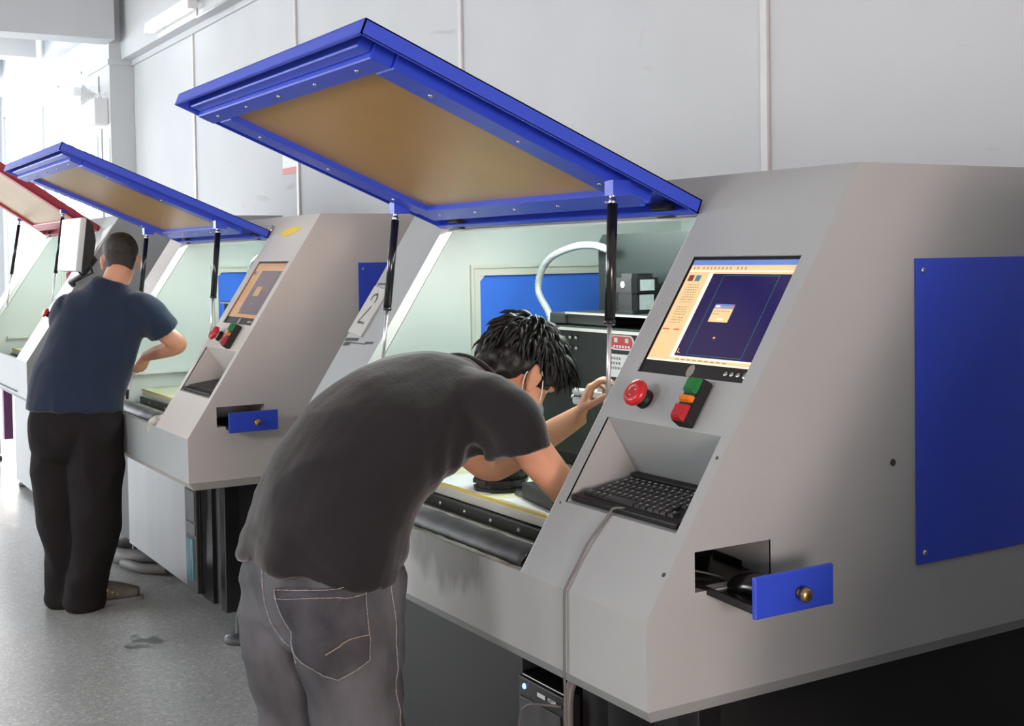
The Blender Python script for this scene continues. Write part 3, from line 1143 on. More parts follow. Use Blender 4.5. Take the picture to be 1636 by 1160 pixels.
    bm = new_bm()    # servo motor
    cx, cy = -1.128, 0.83

    def octo(z0, z1, h, c):
        ring = [(h, h - c), (h - c, h), (-h + c, h), (-h, h - c), (-h, -h + c), (-h + c, -h), (h - c, -h), (h, -h + c)]
        lo = [bm.verts.new((cx + a, cy + b_, z0)) for a, b_ in ring]
        hi = [bm.verts.new((cx + a, cy + b_, z1)) for a, b_ in ring]
        bm.faces.new(lo[::-1])
        bm.faces.new(hi)
        for i in range(8):
            bm.faces.new([lo[i], lo[(i + 1) % 8], hi[(i + 1) % 8], hi[i]])
    octo(1.374, 1.382, 0.055, 0.004)
    octo(1.382, 1.432, 0.045, 0.012)
    octo(1.436, 1.480, 0.049, 0.012)
    octo(1.480, 1.492, 0.038, 0.012)
    octo(1.430, 1.438, 0.043, 0.012)
    mo = obj('motor', bm, 'blackgloss', gt)
    for (z0, z1) in ((1.386, 1.430), (1.442, 1.474)):
        bm = new_bm()
        box(bm, (cx + 0.0445, cy - 0.026, z0), (cx + 0.0495 if z0 > 1.43 else cx + 0.0455, cy + 0.026, z1))
        obj('silver_label', bm, 'alu', mo)
    for (x, z) in ((-1.318, 1.300), (-1.286, 1.300), (-1.318, 1.268), (-1.286, 1.268), (-1.30, 1.195), (-1.30, 1.160), (-1.31, 1.12)):
        bm = new_bm()
        lathe(bm, (x, 0.72, z), (0, -1, 0), [(0.007, 0), (0.007, 0.004), (0.004, 0.007)], 8)
        obj('bolt', bm, 'steel', gt)
    bm = new_bm()
    lathe(bm, (cx - 0.005, cy - 0.049, 1.460), (0, -1, 0), [(0.010, 0), (0.010, 0.0012)], 16)
    obj('round_badge', bm, 'alu', mo)
    # warning stickers
    bm = new_bm()
    ring = []
    for cx_, a0 in ((-1.04 + 0.022, -PI / 2), (-1.095 + 0.0, PI / 2)):
        for i in range(9):
            a = a0 + PI * i / 8
            ring.append((cx_ + 0.022 * math.cos(a), 1.296 + 0.022 * math.sin(a)))
    panel(bm, ring, [], lambda x, z: (x, 0.7185, z), (0, 0.001, 0), 0)
    ring2 = [(-1.0565 + (x + 1.0565) * 0.88, 1.296 + (z - 1.296) * 0.80) for x, z in ring]
    panel(bm, ring2, [], lambda x, z: (x, 0.7178, z), (0, 0.0006, 0), 1)
    for x in (-1.083, -1.030):      # two pictogram blocks and the wording line
        panel(bm, [(x - 0.008, 1.296), (x + 0.008, 1.296), (x + 0.008, 1.309), (x - 0.008, 1.309)], [], lambda x_, z: (x_, 0.7172, z), (0, 0.0004, 0), 0)
    for i in range(6):
        x = -1.095 + i * 0.014
        panel(bm, [(x, 1.281), (x + 0.009, 1.281), (x + 0.009, 1.288), (x, 1.288)], [], lambda x_, z: (x_, 0.7172, z), (0, 0.0004, 0), 0)
    obj('warning_sticker', bm, ['paper', 'redcap'], gt)
    bm = new_bm()
    panel(bm, [(-1.13, 1.195), (-1.07, 1.195), (-1.07, 1.170), (-1.00, 1.170), (-1.00, 1.262), (-1.13, 1.262)], [],
          lambda x, z: (x, 0.7185, z), (0, 0.001, 0), 0)
    r = random.Random(11)
    for j in range(3):
        x = -1.12
        while x < -1.06:
            w_ = r.uniform(0.004, 0.010)
            panel(bm, [(x, 1.246 - j * 0.014), (x + w_, 1.246 - j * 0.014), (x + w_, 1.253 - j * 0.014), (x, 1.253 - j * 0.014)], [],
                  lambda x_, z: (x_, 0.7178, z), (0, 0.0004, 0), 1)
            x += w_ + 0.005
    panel(bm, [(-1.038, 1.236), (-1.026, 1.230), (-1.016, 1.242), (-1.008, 1.258), (-1.022, 1.252), (-1.034, 1.246)], [],
          lambda x_, z: (x_, 0.7178, z), (0, 0.0004, 0), 2)
    obj('instruction_sticker', bm, ['paper', 'greyhose', 'num'], gt)
    # spindle carriage in front of the gantry
    bm = new_bm()
    box(bm, (-1.06, 0.62, 1.05), (-0.86, 0.70, 1.145), bev=0.004)
    cyl(bm, (-0.95, 0.62, 0.99), (-0.95, 0.62, 1.175), 0.038, 20)
    lathe(bm, (-0.95, 0.62, 0.92), (0, 0, 1), [(0.008, 0), (0.010, 0.02), (0.022, 0.03), (0.024, 0.06), (0.036, 0.07)], 18)
    sp_ = obj('spindle', bm, 'blackgloss', gt)
    bm = new_bm()
    box(bm, (-1.085, 0.60, 1.148), (-0.90, 0.69, 1.166), bev=0.003)
    cyl(bm, (-1.08, 0.615, 1.158), (-1.13, 0.605, 1.158), 0.011, 12)
    cyl(bm, (-1.08, 0.615, 1.132), (-1.13, 0.605, 1.132), 0.011, 12)
    box(bm, (-1.02, 0.605, 1.150), (-0.97, 0.69, 1.19), bev=0.003)
    obj('clamp', bm, 'pipegrey', gt)
    for x in (-1.36, -1.18):
        bm = new_bm()
        cyl(bm, (x, 0.80, 0.90), (x, 0.80, 1.12), 0.014, 14)
        obj('guide_post', bm, 'steel', gt)
    bm = new_bm()
    box(bm, (-1.62, 0.80, 0.882), (-0.70, 1.00, 0.93), bev=0.004)
    box(bm, (-1.55, 0.76, 0.93), (-1.30, 0.98, 1.02), bev=0.006)
    obj('slide_block', bm, 'plate', gt)
    # dust hose
    pts = spline([(-1.60, 0.84, 1.30), (-1.645, 0.85, 1.36), (-1.705, 0.85, 1.425), (-1.690, 0.85, 1.49), (-1.619, 0.85, 1.545),
                  (-1.496, 0.86, 1.576), (-1.39, 0.86, 1.578), (-1.31, 0.87, 1.560)], 12)
    bm = new_bm()
    rad = [(0.0105 + (0.002 if i % 2 else 0)) * (1.35 if i < 8 else 1) for i in range(len(pts))]
    tube(bm, pts, rad, 12)
    obj('dust_hose', bm, 'alu', gt)
    # --- work light inside the hood
    bm = new_bm()
    cyl(bm, (xc + 0.15, yT + 0.09, iz - 0.025), (xo - 0.15, yT + 0.09, iz - 0.025), 0.013, 12)
    obj('work_light', bm, 'worklight', root)
    # --- console
    if not third:
        bm = new_bm()
        x0, x1, s0, s1 = -0.3923, -0.0433, 0.488, 0.7804
        panel(bm, [(x0, s0), (x1, s0), (x1, s1), (x0, s1)], [], lambda x, s: sl(x, s, -0.006), tuple(NS * -0.03), 0)
        mo = obj('monitor', bm, 'black', root)
        sm, names = screen_mesh(x0, x1, s0, s1, -0.0055, seq == 2)
        obj('screen', sm, names, mo, recalc=False)
        bm = new_bm()
        c = sl(x0 + (x1 - x0) * 0.497, s0 + (s1 - s0) * 0.055, -0.006)
        n = 18
        pts = [(c + Vector((1, 0, 0)) * 0.012 * math.cos(2 * PI * i / n) + TS * 0.015 * math.sin(2 * PI * i / n)) for i in range(n)]
        f = bm.faces.new([bm.verts.new(p + NS * 0.002) for p in pts])
        r = bmesh.ops.extrude_face_region(bm, geom=[f])
        bmesh.ops.translate(bm, verts=[e for e in r['geom'] if isinstance(e, bmesh.types.BMVert)], vec=NS * -0.002)
        obj('badge', bm, 'steel', mo)
        for u in (0.812, 0.866, 0.920):
            bm = new_bm()
            lathe(bm, sl(x0 + (x1 - x0) * u, s0 + (s1 - s0) * 0.062, -0.006), NS, [(0.006, 0), (0.0055, 0.002), (0.003, 0.003)], 12)
            obj('button', bm, 'steel', mo)
        bm = new_bm()
        lathe(bm, sl(x0 + (x1 - x0) * 0.985, s0 + (s1 - s0) * 0.062, -0.006), NS, [(0.009, 0), (0.008, 0.002), (0.003, 0.003)], 12)
        obj('button', bm, 'steel', mo)
        # emergency stop
        c = sl(-0.312, 0.425)
        bm = new_bm()
        lathe(bm, c, NS, [(0.022, 0), (0.022, 0.010), (0.018, 0.012), (0.018, 0.016)], 24, 0)
        lathe(bm, c + NS * 0.014, NS, [(0.015, 0), (0.020, 0.004), (0.020, 0.012)], 24, 1)
        es = obj('emergency_stop', bm, ['black', 'steel'], root)
        bm = new_bm()
        lathe(bm, c + NS * 0.024, NS, [(0.024, 0), (0.030, 0.003), (0.031, 0.010), (0.027, 0.017), (0.013, 0.021), (0.012, 0.0195)], 28)
        obj('push_cap', bm, 'redcap', es)
        bm = new_bm()
        tube(bm, [c + NS * 0.044 + Vector((1, 0, 0)) * 0.011 * math.cos(2 * PI * i / 16) + TS * 0.011 * math.sin(2 * PI * i / 16) for i in range(14)], 0.0012, 6)
        obj('turn_mark', bm, 'steel', es)
        # signal lamp
        c = sl(-0.143, 0.428)
        X = Vector((1, 0, 0))
        bm = new_bm()

        def prism(bmx, hw, s0_, s1_, h0, h1, top_in):
            lo = [c + X * a + TS * b_ + NS * h0 for a, b_ in ((-hw, s0_), (hw, s0_), (hw, s1_), (-hw, s1_))]
            hi = [c + X * a + TS * b_ + NS * h1 for a, b_ in ((-hw + top_in, s0_ + top_in), (hw - top_in, s0_ + top_in), (hw - top_in, s1_ - top_in), (-hw + top_in, s1_ - top_in))]
            hexa(bmx, lo + hi)
        prism(bm, 0.023, -0.052, 0.052, 0, 0.030, 0.002)
        bmesh.ops.bevel(bm, geom=bm.edges[:], offset=0.003, segments=2, affect='EDGES')
        hs = obj('signal_lamp', bm, 'black', root)
        for (a, b_, k) in ((0.012, 0.050, 'green'), (-0.009, 0.010, 'orange'), (-0.050, -0.011, 'redlens')):
            bm = new_bm()
            prism(bm, 0.0205, a, b_, 0.026, 0.040, 0.005)
            bmesh.ops.bevel(bm, geom=bm.edges[:], offset=0.002, segments=2, affect='EDGES')
            obj('lens', bm, k, hs)
        # pull-out mouse drawer
        do = drawer_out
        sag = -0.027 * do / 0.12
        bm = new_bm()
        hexa(bm, [(-0.16, 0.122, 0.915), (do, 0.160, 0.880 + (0.12 - do) * .2), (do, 0.345, 0.880 + (0.12 - do) * .2), (-0.16, 0.300, 0.915),
                  (-0.16, 0.122, 0.919), (do, 0.160, 0.884 + (0.12 - do) * .2), (do, 0.345, 0.884 + (0.12 - do) * .2), (-0.16, 0.300, 0.919)])
        for y0_, y1_ in ((0.122, 0.160), (0.296, 0.341)):
            hexa(bm, [(-0.16, y0_, 0.919), (do, y1_, 0.884), (do, y1_ + 0.004, 0.884), (-0.16, y0_ + 0.004, 0.919),
                      (-0.16, y0_, 0.930), (do, y1_, 0.895), (do, y1_ + 0.004, 0.895), (-0.16, y0_ + 0.004, 0.930)])
        dw = obj('drawer', bm, 'blackgloss', root)
        bm = new_bm()
        yo = 0.0 if do > 0.1 else -0.008
        zo = 0.0 if do > 0.1 else 0.009
        box(bm, (do - 0.004, 0.154 + yo, 0.873 + zo), (do + 0.006, 0.353 + yo, 0.952 + zo), bev=0.003)
        obj('drawer_front', bm, 'blue', dw)
        bm = new_bm()
        lathe(bm, (do + 0.005, 0.262 + yo, 0.909 + zo), (1, 0, 0), [(0.011, 0), (0.006, 0.004), (0.005, 0.012), (0.013, 0.016), (0.015, 0.021), (0.011, 0.027), (0.003, 0.029)], 20)
        obj('knob', bm, 'brass', dw)
    # --- base, feet
    bm = new_bm()
    bx0, bx1, by0, by1, bz0 = -W + 0.06, -0.04, 0.15, 1.62, 0.16
    if third:
        for x in (bx0, -1.02):
            for y in (0.15, 1.5):
                b2 = new_bm()
                box(b2, (x, y, 0.05), (x + 0.06, y + 0.07, 0.66), bev=0.004)
                obj('base_post', b2, 'sheet', root)
        box(bm, (-0.95, 0.12, 0.05), (bx1, 1.6, 0.66))
    else:
        tx0, tx1 = (-0.70, -0.46) if base_dark else (-0.508, -0.340)     # bay for the computer
        zt_ = zA - 0.036
        for (u0, u1), (v0, v1) in (((bx0, tx0), (by0 + 0.015, by1)), ((tx0, tx1), (0.60, by1)), ((tx1, bx1 - 0.02), (by0 + 0.015, by1))):
            box(bm, (u0, v0, bz0), (u1, v1, zt_))
        box(bm, (tx0, by0 + 0.015, bz0 - 0.012), (tx1, 0.60, bz0 - 0.002))
    bs = obj('base', bm, 'black' if not third else 'paint', root)
    if not third:
        bm = new_bm()
        if base_dark:
            box(bm, (bx0 + 0.02, by0 + 0.004, bz0 + 0.004), (-0.70, by0 + 0.014, zA - 0.04))
            pn = obj('front_panel', bm, 'black', root)
        else:
            box(bm, (-1.517, by0 - 0.004, bz0 + 0.003), (-0.508, by0 + 0.013, zA - 0.036))
            pn = obj('front_panel', bm, 'basesheet', root)
        bm = new_bm()
        box(bm, (-0.34, by0, bz0), (-0.20, by0 + 0.06, zA - 0.036))
        box(bm, (-0.10, by0, bz0), (-0.037, by0 + 0.06, zA - 0.036), bev=0.003)
        box(bm, (-0.06, by0 + 0.1, bz0), (-0.04, by1, bz0 + 0.06))
        obj('base_post', bm, 'blackgloss', root)
        for (x, y) in ((-0.165, 0.24), (-W + 0.2, 0.24), (-0.165, 1.5), (-W + 0.2, 1.5)):
            bm = new_bm()
            lathe(bm, (x, y, 0), (0, 0, 1), [(0.055, 0), (0.060, 0.008), (0.056, 0.028), (0.020, 0.036), (0.012, 0.04), (0.012, 0.165)], 20)
            obj('levelling_foot', bm, 'rubber', root)
    else:
        for (x, y) in ((bx0 + 0.03, 0.18), (-0.92, 0.18), (-0.07, 0.2)):
            bm = new_bm()
            lathe(bm, (x, y, 0), (0, 0, 1), [(0.05, 0), (0.055, 0.01), (0.05, 0.028), (0.012, 0.04), (0.012, 0.06)], 16)
            obj('levelling_foot', bm, 'rubber', root)
    return root


MT['worklight'] = mat('lit_work_tube', (0.86, 1.0, 0.95), 0.4, emit=102, var=0.0)

PIT = 2.893
m1 = build_machine('routing_machine', 'grey machine nearest the camera with raised blue lid, operator leaning into it', 0.0, 1.9945, -0.449, -1.730, 0.893, seq=1)
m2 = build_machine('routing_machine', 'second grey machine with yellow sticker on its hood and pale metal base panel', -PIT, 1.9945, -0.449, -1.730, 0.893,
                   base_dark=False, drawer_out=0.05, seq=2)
m3 = build_machine('routing_machine', 'farthest machine with a red lid, beside the bright windows', -6.45, 2.36, -0.36, -2.07, 1.03, colour='red', third=True,
                   tall=0.12, base_dark=False, lid_ang=math.radians(34), lid_len=1.02, seq=3)

build_machine('routing_machine', 'grey machine with closed blue lid, at the near end of the row beside the camera', PIT, 1.9945, -0.449, -1.730, 0.893, plain=True, seq=4)

# number plate on the cheek of the near machine
bm = new_bm()
panel(bm, [(-1.992, 0.505), (-1.875, 0.492), (-1.868, 0.662), (-1.985, 0.678)], [], lambda x, s: sl(x, s, 0.001), tuple(NS * 0.005))
npl = obj('number_plate', bm, 'plaquewhite', m1)
npl['label'] = 'off-white plate with a worn numeral 2'
bm = new_bm()
c0 = Vector((-1.932, 0.585))
stroke = [(-0.022, 0.030), (-0.016, 0.043), (0.002, 0.049), (0.018, 0.040), (0.019, 0.024), (0.006, 0.004), (-0.010, -0.014), (-0.024, -0.034)]
pts = spline(stroke, 5)
for seg in (pts[:21], pts[23:]):
    for a, b_ in zip(seg[:-1], seg[1:]):
        a, b_ = Vector(a), Vector(b_)
        d = (b_ - a).normalized()
        nn_ = Vector((-d.y, d.x)) * 0.0035
        quad(bm, [sl(c0.x + p.x, c0.y + p.y * 1.25, 0.0066) for p in (a - nn_, b_ - nn_, b_ + nn_, a + nn_)])
quad(bm, [sl(c0.x + x, c0.y + y * 1.25, 0.0066) for x, y in ((-0.026, -0.038), (0.010, -0.038), (0.010, -0.032), (-0.026, -0.032))])
quad(bm, [sl(c0.x + x, c0.y + y * 1.25, 0.0066) for x, y in ((0.014, -0.040), (0.026, -0.039), (0.026, -0.033), (0.014, -0.034))])
obj('numeral', bm, 'num', npl)
bm = new_bm()
for (x, s, w_, h) in ((-1.94, 0.481, 0.10, 0.008), (-1.90, 0.470, 0.16, 0.003), (-1.96, 0.463, 0.05, 0.008), (-1.80, 0.476, 0.06, 0.006), (-1.93, 0.688, 0.10, 0.004), (-1.915, 0.70, 0.03, 0.003)):
    quad(bm, [sl(x - w_ / 2, s - h, 0.0008), sl(x + w_ / 2, s - h * 0.3, 0.0008), sl(x + w_ / 2, s + h, 0.0008), sl(x - w_ / 2, s + h * 0.5, 0.0008)])
obj('tape_residue', bm, 'num', m1)
bm = new_bm()
for (x, s, r_) in ((-0.015, 0.33, 0.004), (-0.012, 0.09, 0.005), (-0.43, 0.165, 0.003)):
    lathe(bm, sl(x, s), NS, [(r_, -0.001), (r_, 0.0006)], 7)
lathe(bm, (0, 0.655, 1.099), (1, 0, 0), [(0.008, -0.001), (0.008, 0.002)], 8)
obj('paint_chip', bm, 'num', m1)
# yellow sticker on the hood of the second machine
bm = new_bm()
panel(bm, [(-0.31, 0.905), (-0.27, 0.897), (-0.20, 0.905), (-0.125, 0.925), (-0.115, 0.937), (-0.20, 0.942), (-0.285, 0.935), (-0.315, 0.918)], [],
      lambda x, s: sl(x, s, 0.0008), tuple(NS * 0.001))
st = obj('hood_sticker', bm, 'yellow', m2)
st['label'] = 'torn yellow sticker'
# ghost mark of the lid latch beside the second lid
bm = new_bm()
lathe(bm, sl(-0.47, 0.935), NS, [(0.022, 0), (0.022, 0.01), (0.012, 0.014)], 14)
obj('latch', bm, 'steel', m2)

# ---- monitor on its arm at the third machine
t = thing('monitor', 'thick white-framed monitor on an arm at the red-lidded machine', 'monitor', (-6.265, 0.27, 1.445), math.radians(5))
bm = new_bm()
box(bm, (-0.19, -0.02, 0.05), (0.19, 0.02, 0.38), bev=0.008)
tilt = Matrix.Rotation(math.radians(-7), 4, 'X')
bmesh.ops.transform(bm, matrix=tilt, verts=bm.verts)
obj('front_frame', bm, 'white', t)
bm = new_bm()
box(bm, (-0.16, -0.024, 0.095), (0.16, -0.019, 0.355))
bmesh.ops.transform(bm, matrix=tilt, verts=bm.verts)
obj('screen', bm, 'screenwhite', t)
bm = new_bm()
loop = [(0.02, 0.05), (0.06, 0.08), (0.085, 0.16), (0.088, 0.25), (0.075, 0.30), (0.06, 0.35), (0.02, 0.38)]
panel(bm, loop, [], lambda y, z: (-0.185, y, z), (0.37, 0, 0))
bmesh.ops.transform(bm, matrix=tilt, verts=bm.verts)
obj('back_cover', bm, 'char', t)
bm = new_bm()
tube(bm, [(0.0, 0.10, 0.20), (0.02, 0.16, 0.12), (-0.05, 0.10, 0.02), (-0.15, 0.06, -0.02), (-0.27, 0.125, -0.055)], 0.018, 10)
tube(bm, [(0.10, 0.09, 0.12), (0.10, 0.12, 0.04), (0.06, 0.07, 0.01), (0.05, 0.05, 0.05)], 0.008, 8)
obj('arm', bm, 'char', t)
bm = new_bm()
panel(bm, [(-0.20, 0.64), (-0.03, 0.64), (-0.03, 0.86), (-0.12, 0.98)], [], lambda x, s: sl(x, s, 0.001), tuple(NS * 0.004))
obj('arm_plate', bm, 'sheet', m3)
bm = new_bm()
panel(bm, [(-0.06, 0.90), (-0.02, 0.99), (-0.02, 1.07), (-0.12, 1.05), (-0.18, 1.02)], [], lambda x, s: sl(x, s, 0.001), tuple(NS * 0.002))
o = obj('white_sheet', bm, 'paper', m3)  # plain white patch laid flat on the console slope
o['label'] = 'white patch on the console'
c = sl(-0.20, 0.40)
bm = new_bm()
lathe(bm, c, NS, [(0.02, 0), (0.02, 0.02)], 16, 0)
es = obj('emergency_stop', bm, 'black', m3)
bm = new_bm()
lathe(bm, c + NS * 0.02, NS, [(0.022, 0), (0.032, 0.004), (0.030, 0.016), (0.01, 0.022)], 20)
obj('push_cap', bm, 'redcap', es)

# ------------------------------------------------------------------ keyboards
KN = Vector((0, -0.027, 0.204)).normalized()      # recess floor normal
KT = Vector((0, 0.204, 0.027)).normalized()


def keyboard(X0, label, detail, group=None):
    org = Vector((-0.402, 0.104, 1.0155))
    t = thing('keyboard', label, 'keyboard', (X0 + org.x, org.y, org.z))
    Mx = Matrix((Vector((1, 0, 0)), KT, KN)).transposed().to_4x4()
    t.matrix_world = Matrix.Translation((X0 + org.x, org.y, org.z)) @ Mx
    bm = new_bm()
    box(bm, (0, 0, 0), (0.360, 0.185, 0.014), bev=0.004)
    box(bm, (0.0, 0.162, 0.010), (0.360, 0.185, 0.024), bev=0.004)
    obj('case', bm, 'black', t)
    km = {}

    def key(x, y, w_, h):
        if (w_, h) not in km:
            b2 = new_bm()
            hexa(b2, [(0, 0, 0), (w_, 0, 0), (w_, h, 0), (0, h, 0),
                      (0.0018, 0.0018, 0.007), (w_ - 0.0018, 0.0018, 0.007), (w_ - 0.0018, h - 0.0018, 0.007), (0.0018, h - 0.0018, 0.007)], 0)
            q_ = 0.0035
            quad(b2, [(q_, h - 0.0085, 0.0072), (q_ + 0.005, h - 0.0085, 0.0072), (q_ + 0.005, h - 0.0035, 0.0072), (q_, h - 0.0035, 0.0072)], 1)
            me = bpy.data.meshes.new('key')
            bmesh.ops.recalc_face_normals(b2, faces=b2.faces[:])
            b2.to_mesh(me)
            b2.free()
            me.materials.append(MT['key'])
            me.materials.append(MT['legend'])
            km[(w_, h)] = me
        o = bpy.data.objects.new('key', km[(w_, h)])
        C.objects.link(o)
        o.parent = t
        o.location = (x, y, 0.013)
    if detail:
        p, g_ = 0.0205, 0.0185
        x0 = 0.018
        for r_i, (ox, n, extra) in enumerate(((0, 0, None), (0.012, 13, 0.030), (0.006, 14, 0.024), (0.0, 15, None), (0.0, 16, None))):
            y = 0.022 + r_i * 0.0238
            if r_i == 0:
                for (x, w_) in ((0.0, 0.028), (0.030, 0.0185), (0.051, 0.0185), (0.072, 0.105), (0.180, 0.0185), (0.201, 0.0185), (0.224, 0.0185), (0.245, 0.0185), (0.266, 0.0185), (0.29, 0.0185)):
                    key(x0 + x, y, w_, 0.021)
                continue
            for i in range(n):
                key(x0 + ox + i * p, y, g_, 0.021)
        for i in range(15):
            key(x0 + i * 0.0217, 0.022 + 5 * 0.0238, 0.019, 0.013)
    else:
        bm = new_bm()
        for r_i in range(6):
            for i in range(15):
                box(bm, (0.018 + i * 0.0217, 0.022 + r_i * 0.0235, 0.013), (0.036 + i * 0.0217, 0.042 + r_i * 0.0235, 0.020))
        o = obj('keys', bm, 'key', t)
        o['kind'] = 'stuff'
    return t


kb = keyboard(0.0, 'black keyboard in the recess under the large lit screen of the near machine', True)
keyboard(-PIT, 'black keyboard in the recess of the second machine, seen at a slant', False)
# the near keyboard's lead hangs over the console front
inv = kb.matrix_world.inverted()
pts = [(-0.215, 0.110, 1.030), (-0.235, 0.096, 1.028), (-0.245, 0.088, 1.010), (-0.262, 0.052, 0.960), (-0.266, 0.020, 0.908), (-0.265, 0.000, 0.880), (-0.267, -0.0065, 0.862),
       (-0.268, -0.0075, 0.80), (-0.270, -0.0075, 0.70), (-0.274, -0.004, 0.66), (-0.276, 0.0, 0.58), (-0.280, 0.03, 0.50), (-0.290, 0.08, 0.30), (-0.30, 0.13, 0.10)]
bm = new_bm()
tube(bm, [inv @ Vector(p) for p in spline(pts, 5)], 0.0029, 8)
obj('lead', bm, 'cable', kb)

# mouse in the pulled-out drawer
t = thing('computer_mouse', 'glossy black mouse lying in the pulled-out blue drawer', 'mouse', (0.035, 0.235, 0.896), math.radians(18))
bm = new_bm()
prof = [(-0.055, 0.016, 0.010), (-0.045, 0.028, 0.024), (-0.02, 0.032, 0.035), (0.01, 0.031, 0.036), (0.035, 0.029, 0.027), (0.052, 0.022, 0.014)]
rings = []
for (x, hw, h) in [tuple(s) for s in spline(prof, 4)]:
    rings.append([bm.verts.new((x, hw * math.cos(a), max(0, h * math.sin(a)))) for a in [PI * k / 12 for k in range(13)]])
for a, b_ in zip(rings[:-1], rings[1:]):
    for k in range(12):
        bm.faces.new([a[k], a[k + 1], b_[k + 1], b_[k]]).smooth = True
    bm.faces.new([a[12], a[0], b_[0], b_[12]])
bm.faces.new(rings[0])
bm.faces.new(rings[-1])
obj('shell', bm, 'blackgloss', t)
bm = new_bm()
lathe(bm, (0.033, -0.004, 0.027), (0, 1, 0), [(0.005, 0), (0.007, 0.001), (0.007, 0.007), (0.005, 0.008)], 12)
obj('wheel', bm, 'rubber', t)
bm = new_bm()
tube(bm, spline([(-0.054, 0, 0.008), (-0.08, 0.01, 0.012), (-0.11, 0.0, 0.018), (-0.15, -0.02, 0.024)], 4), 0.0022, 6)
obj('lead', bm, 'cable', t)

# ------------------------------------------------------------------ computers under the machines


def tower(x, y, z, w_, h, label, shiny):
    t = thing('computer_tower', label, 'computer', (x, y, z))
    bm = new_bm()
    box(bm, (0, 0.012, 0), (w_, 0.42, h), bev=0.003)
    obj('case', bm, 'blackgloss', t)
    bm = new_bm()
    box(bm, (0.002, 0, 0.002), (w_ - 0.002, 0.012, h - 0.002), bev=0.003)
    obj('front_bezel', bm, 'char', t)
    for (a, b_) in ((0.62, 0.88), (0.50, 0.60)):
        bm = new_bm()
        box(bm, (0.012, -0.004, h * a), (w_ - 0.012, 0.0, h * b_), bev=0.0015)
        obj('drive_bay', bm, 'rubber', t)
    bm = new_bm()
    for i in range(5):
        box(bm, (0.02 + i * (w_ - 0.05) / 5, -0.006, h * 0.10), (0.028 + i * (w_ - 0.05) / 5, 0.0, h * 0.46))
    obj('grille', bm, mat('teal_grille', (0.10, 0.22, 0.26), 0.25), t)
    bm = new_bm()
    lathe(bm, (0.03, 0.0, h * 0.945), (0, -1, 0), [(0.007, 0), (0.006, 0.003)], 12)
    obj('power_light', bm, 'led', t)
    bm = new_bm()
    box(bm, (w_ * 0.45, -0.003, h * 0.93), (w_ * 0.62, 0.0, h * 0.955))
    box(bm, (w_ * 0.68, -0.003, h * 0.93), (w_ * 0.85, 0.0, h * 0.955))
    obj('port', bm, 'steel', t)
    return t


tower(-PIT - 0.5035, 0.130, 0.166, 0.155, 0.485, 'black computer tower beside the pale base panel of the second machine', True)
tw = tower(-0.680, 0.128, 0.165, 0.20, 0.39, 'black computer tower with blue light under the near machine', True)
bm = new_bm()
tube(bm, spline([(0.195, -0.002, 0.368), (0.16, -0.02, 0.366), (0.10, -0.035, 0.35), (0.062, -0.035, 0.30), (0.055, -0.03, 0.15), (0.06, -0.02, 0.02)], 5), 0.0035, 8)
o = obj('front_lead', bm, 'cable', tw)
bm = new_bm()
tube(bm, spline([(-0.46, 0.14, 0.60), (-0.455, 0.125, 0.57), (-0.452, 0.12, 0.50), (-0.45, 0.12, 0.25), (-0.45, 0.14, 0.03)], 5), 0.011, 10)
o = obj('power_cable', bm, 'cable', None)
tag(o, 'thick grey cable hanging beside the computer under the near machine', 'cable')

# hoses on the floor under the second machine
for i, (pl, r_, lb) in enumerate((
        ([(-4.95, 0.34, 0.06), (-4.85, 0.20, 0.045), (-4.72, 0.15, 0.045), (-4.60, 0.17, 0.05), (-4.48, 0.28, 0.055), (-4.40, 0.45, 0.05)], 0.042, 'thick grey corrugated hose curled on the floor behind the dark trousers'),
        ([(-4.86, 0.50, 0.13), (-4.80, 0.30, 0.12), (-4.70, 0.27, 0.13), (-4.60, 0.33, 0.14), (-4.55, 0.50, 0.10)], 0.034, 'grey hose looped on top of the thicker floor hose'),
        ([(-4.56, 0.15, 0.03), (-4.48, 0.17, 0.032), (-4.40, 0.20, 0.03), (-4.30, 0.30, 0.03)], 0.026, 'stub of grey hose nearest the pale base panel'))):
    pts = spline(pl, 12)
    bm = new_bm()
    tube(bm, pts, [r_ * (1.0 if k % 2 else 0.88) for k in range(len(pts))], 12)
    o = obj('floor_hose', bm, 'greyhose', None)
    tag(o, lb, 'hose', 'hoses on the floor')

# ------------------------------------------------------------------ things on the near work table
TZ = 0.8822
t = thing('ring_stack', 'round black stack of plates on the pale work table under the elbow', 'plate stack', (-1.235, 0.415, TZ))
for i in range(6):
    bm = new_bm()
    n = 40
    r_ = random.Random(i)
    lo, hi = [], []
    rad = 0.073 + (0.004 if i in (0, 2, 4) else -0.002)
    for k in range(n):
        a = 2 * PI * k / n
        rr_ = rad + (0.005 if (k + i) % 5 == 0 else 0.0) + r_.uniform(-0.001, 0.001)
        lo.append(bm.verts.new((rr_ * math.cos(a), rr_ * math.sin(a), i * 0.0115)))
        hi.append(bm.verts.new((rr_ * math.cos(a), rr_ * math.sin(a), i * 0.0115 + 0.0108)))
    bm.faces.new(lo[::-1])
    bm.faces.new(hi)
    for k in range(n):
        bm.faces.new([lo[k], lo[(k + 1) % n], hi[(k + 1) % n], hi[k]])
    obj('plate', bm, 'black', t)
t = thing('hand_tool', 'black angular tool lying by the console side of the work table', 'tool', (-0.945, 0.405, TZ), math.radians(-10))
bm = new_bm()
box(bm, (-0.13, -0.04, 0), (0.10, 0.05, 0.045), bev=0.006)
obj('body', bm, 'black', t)
bm = new_bm()
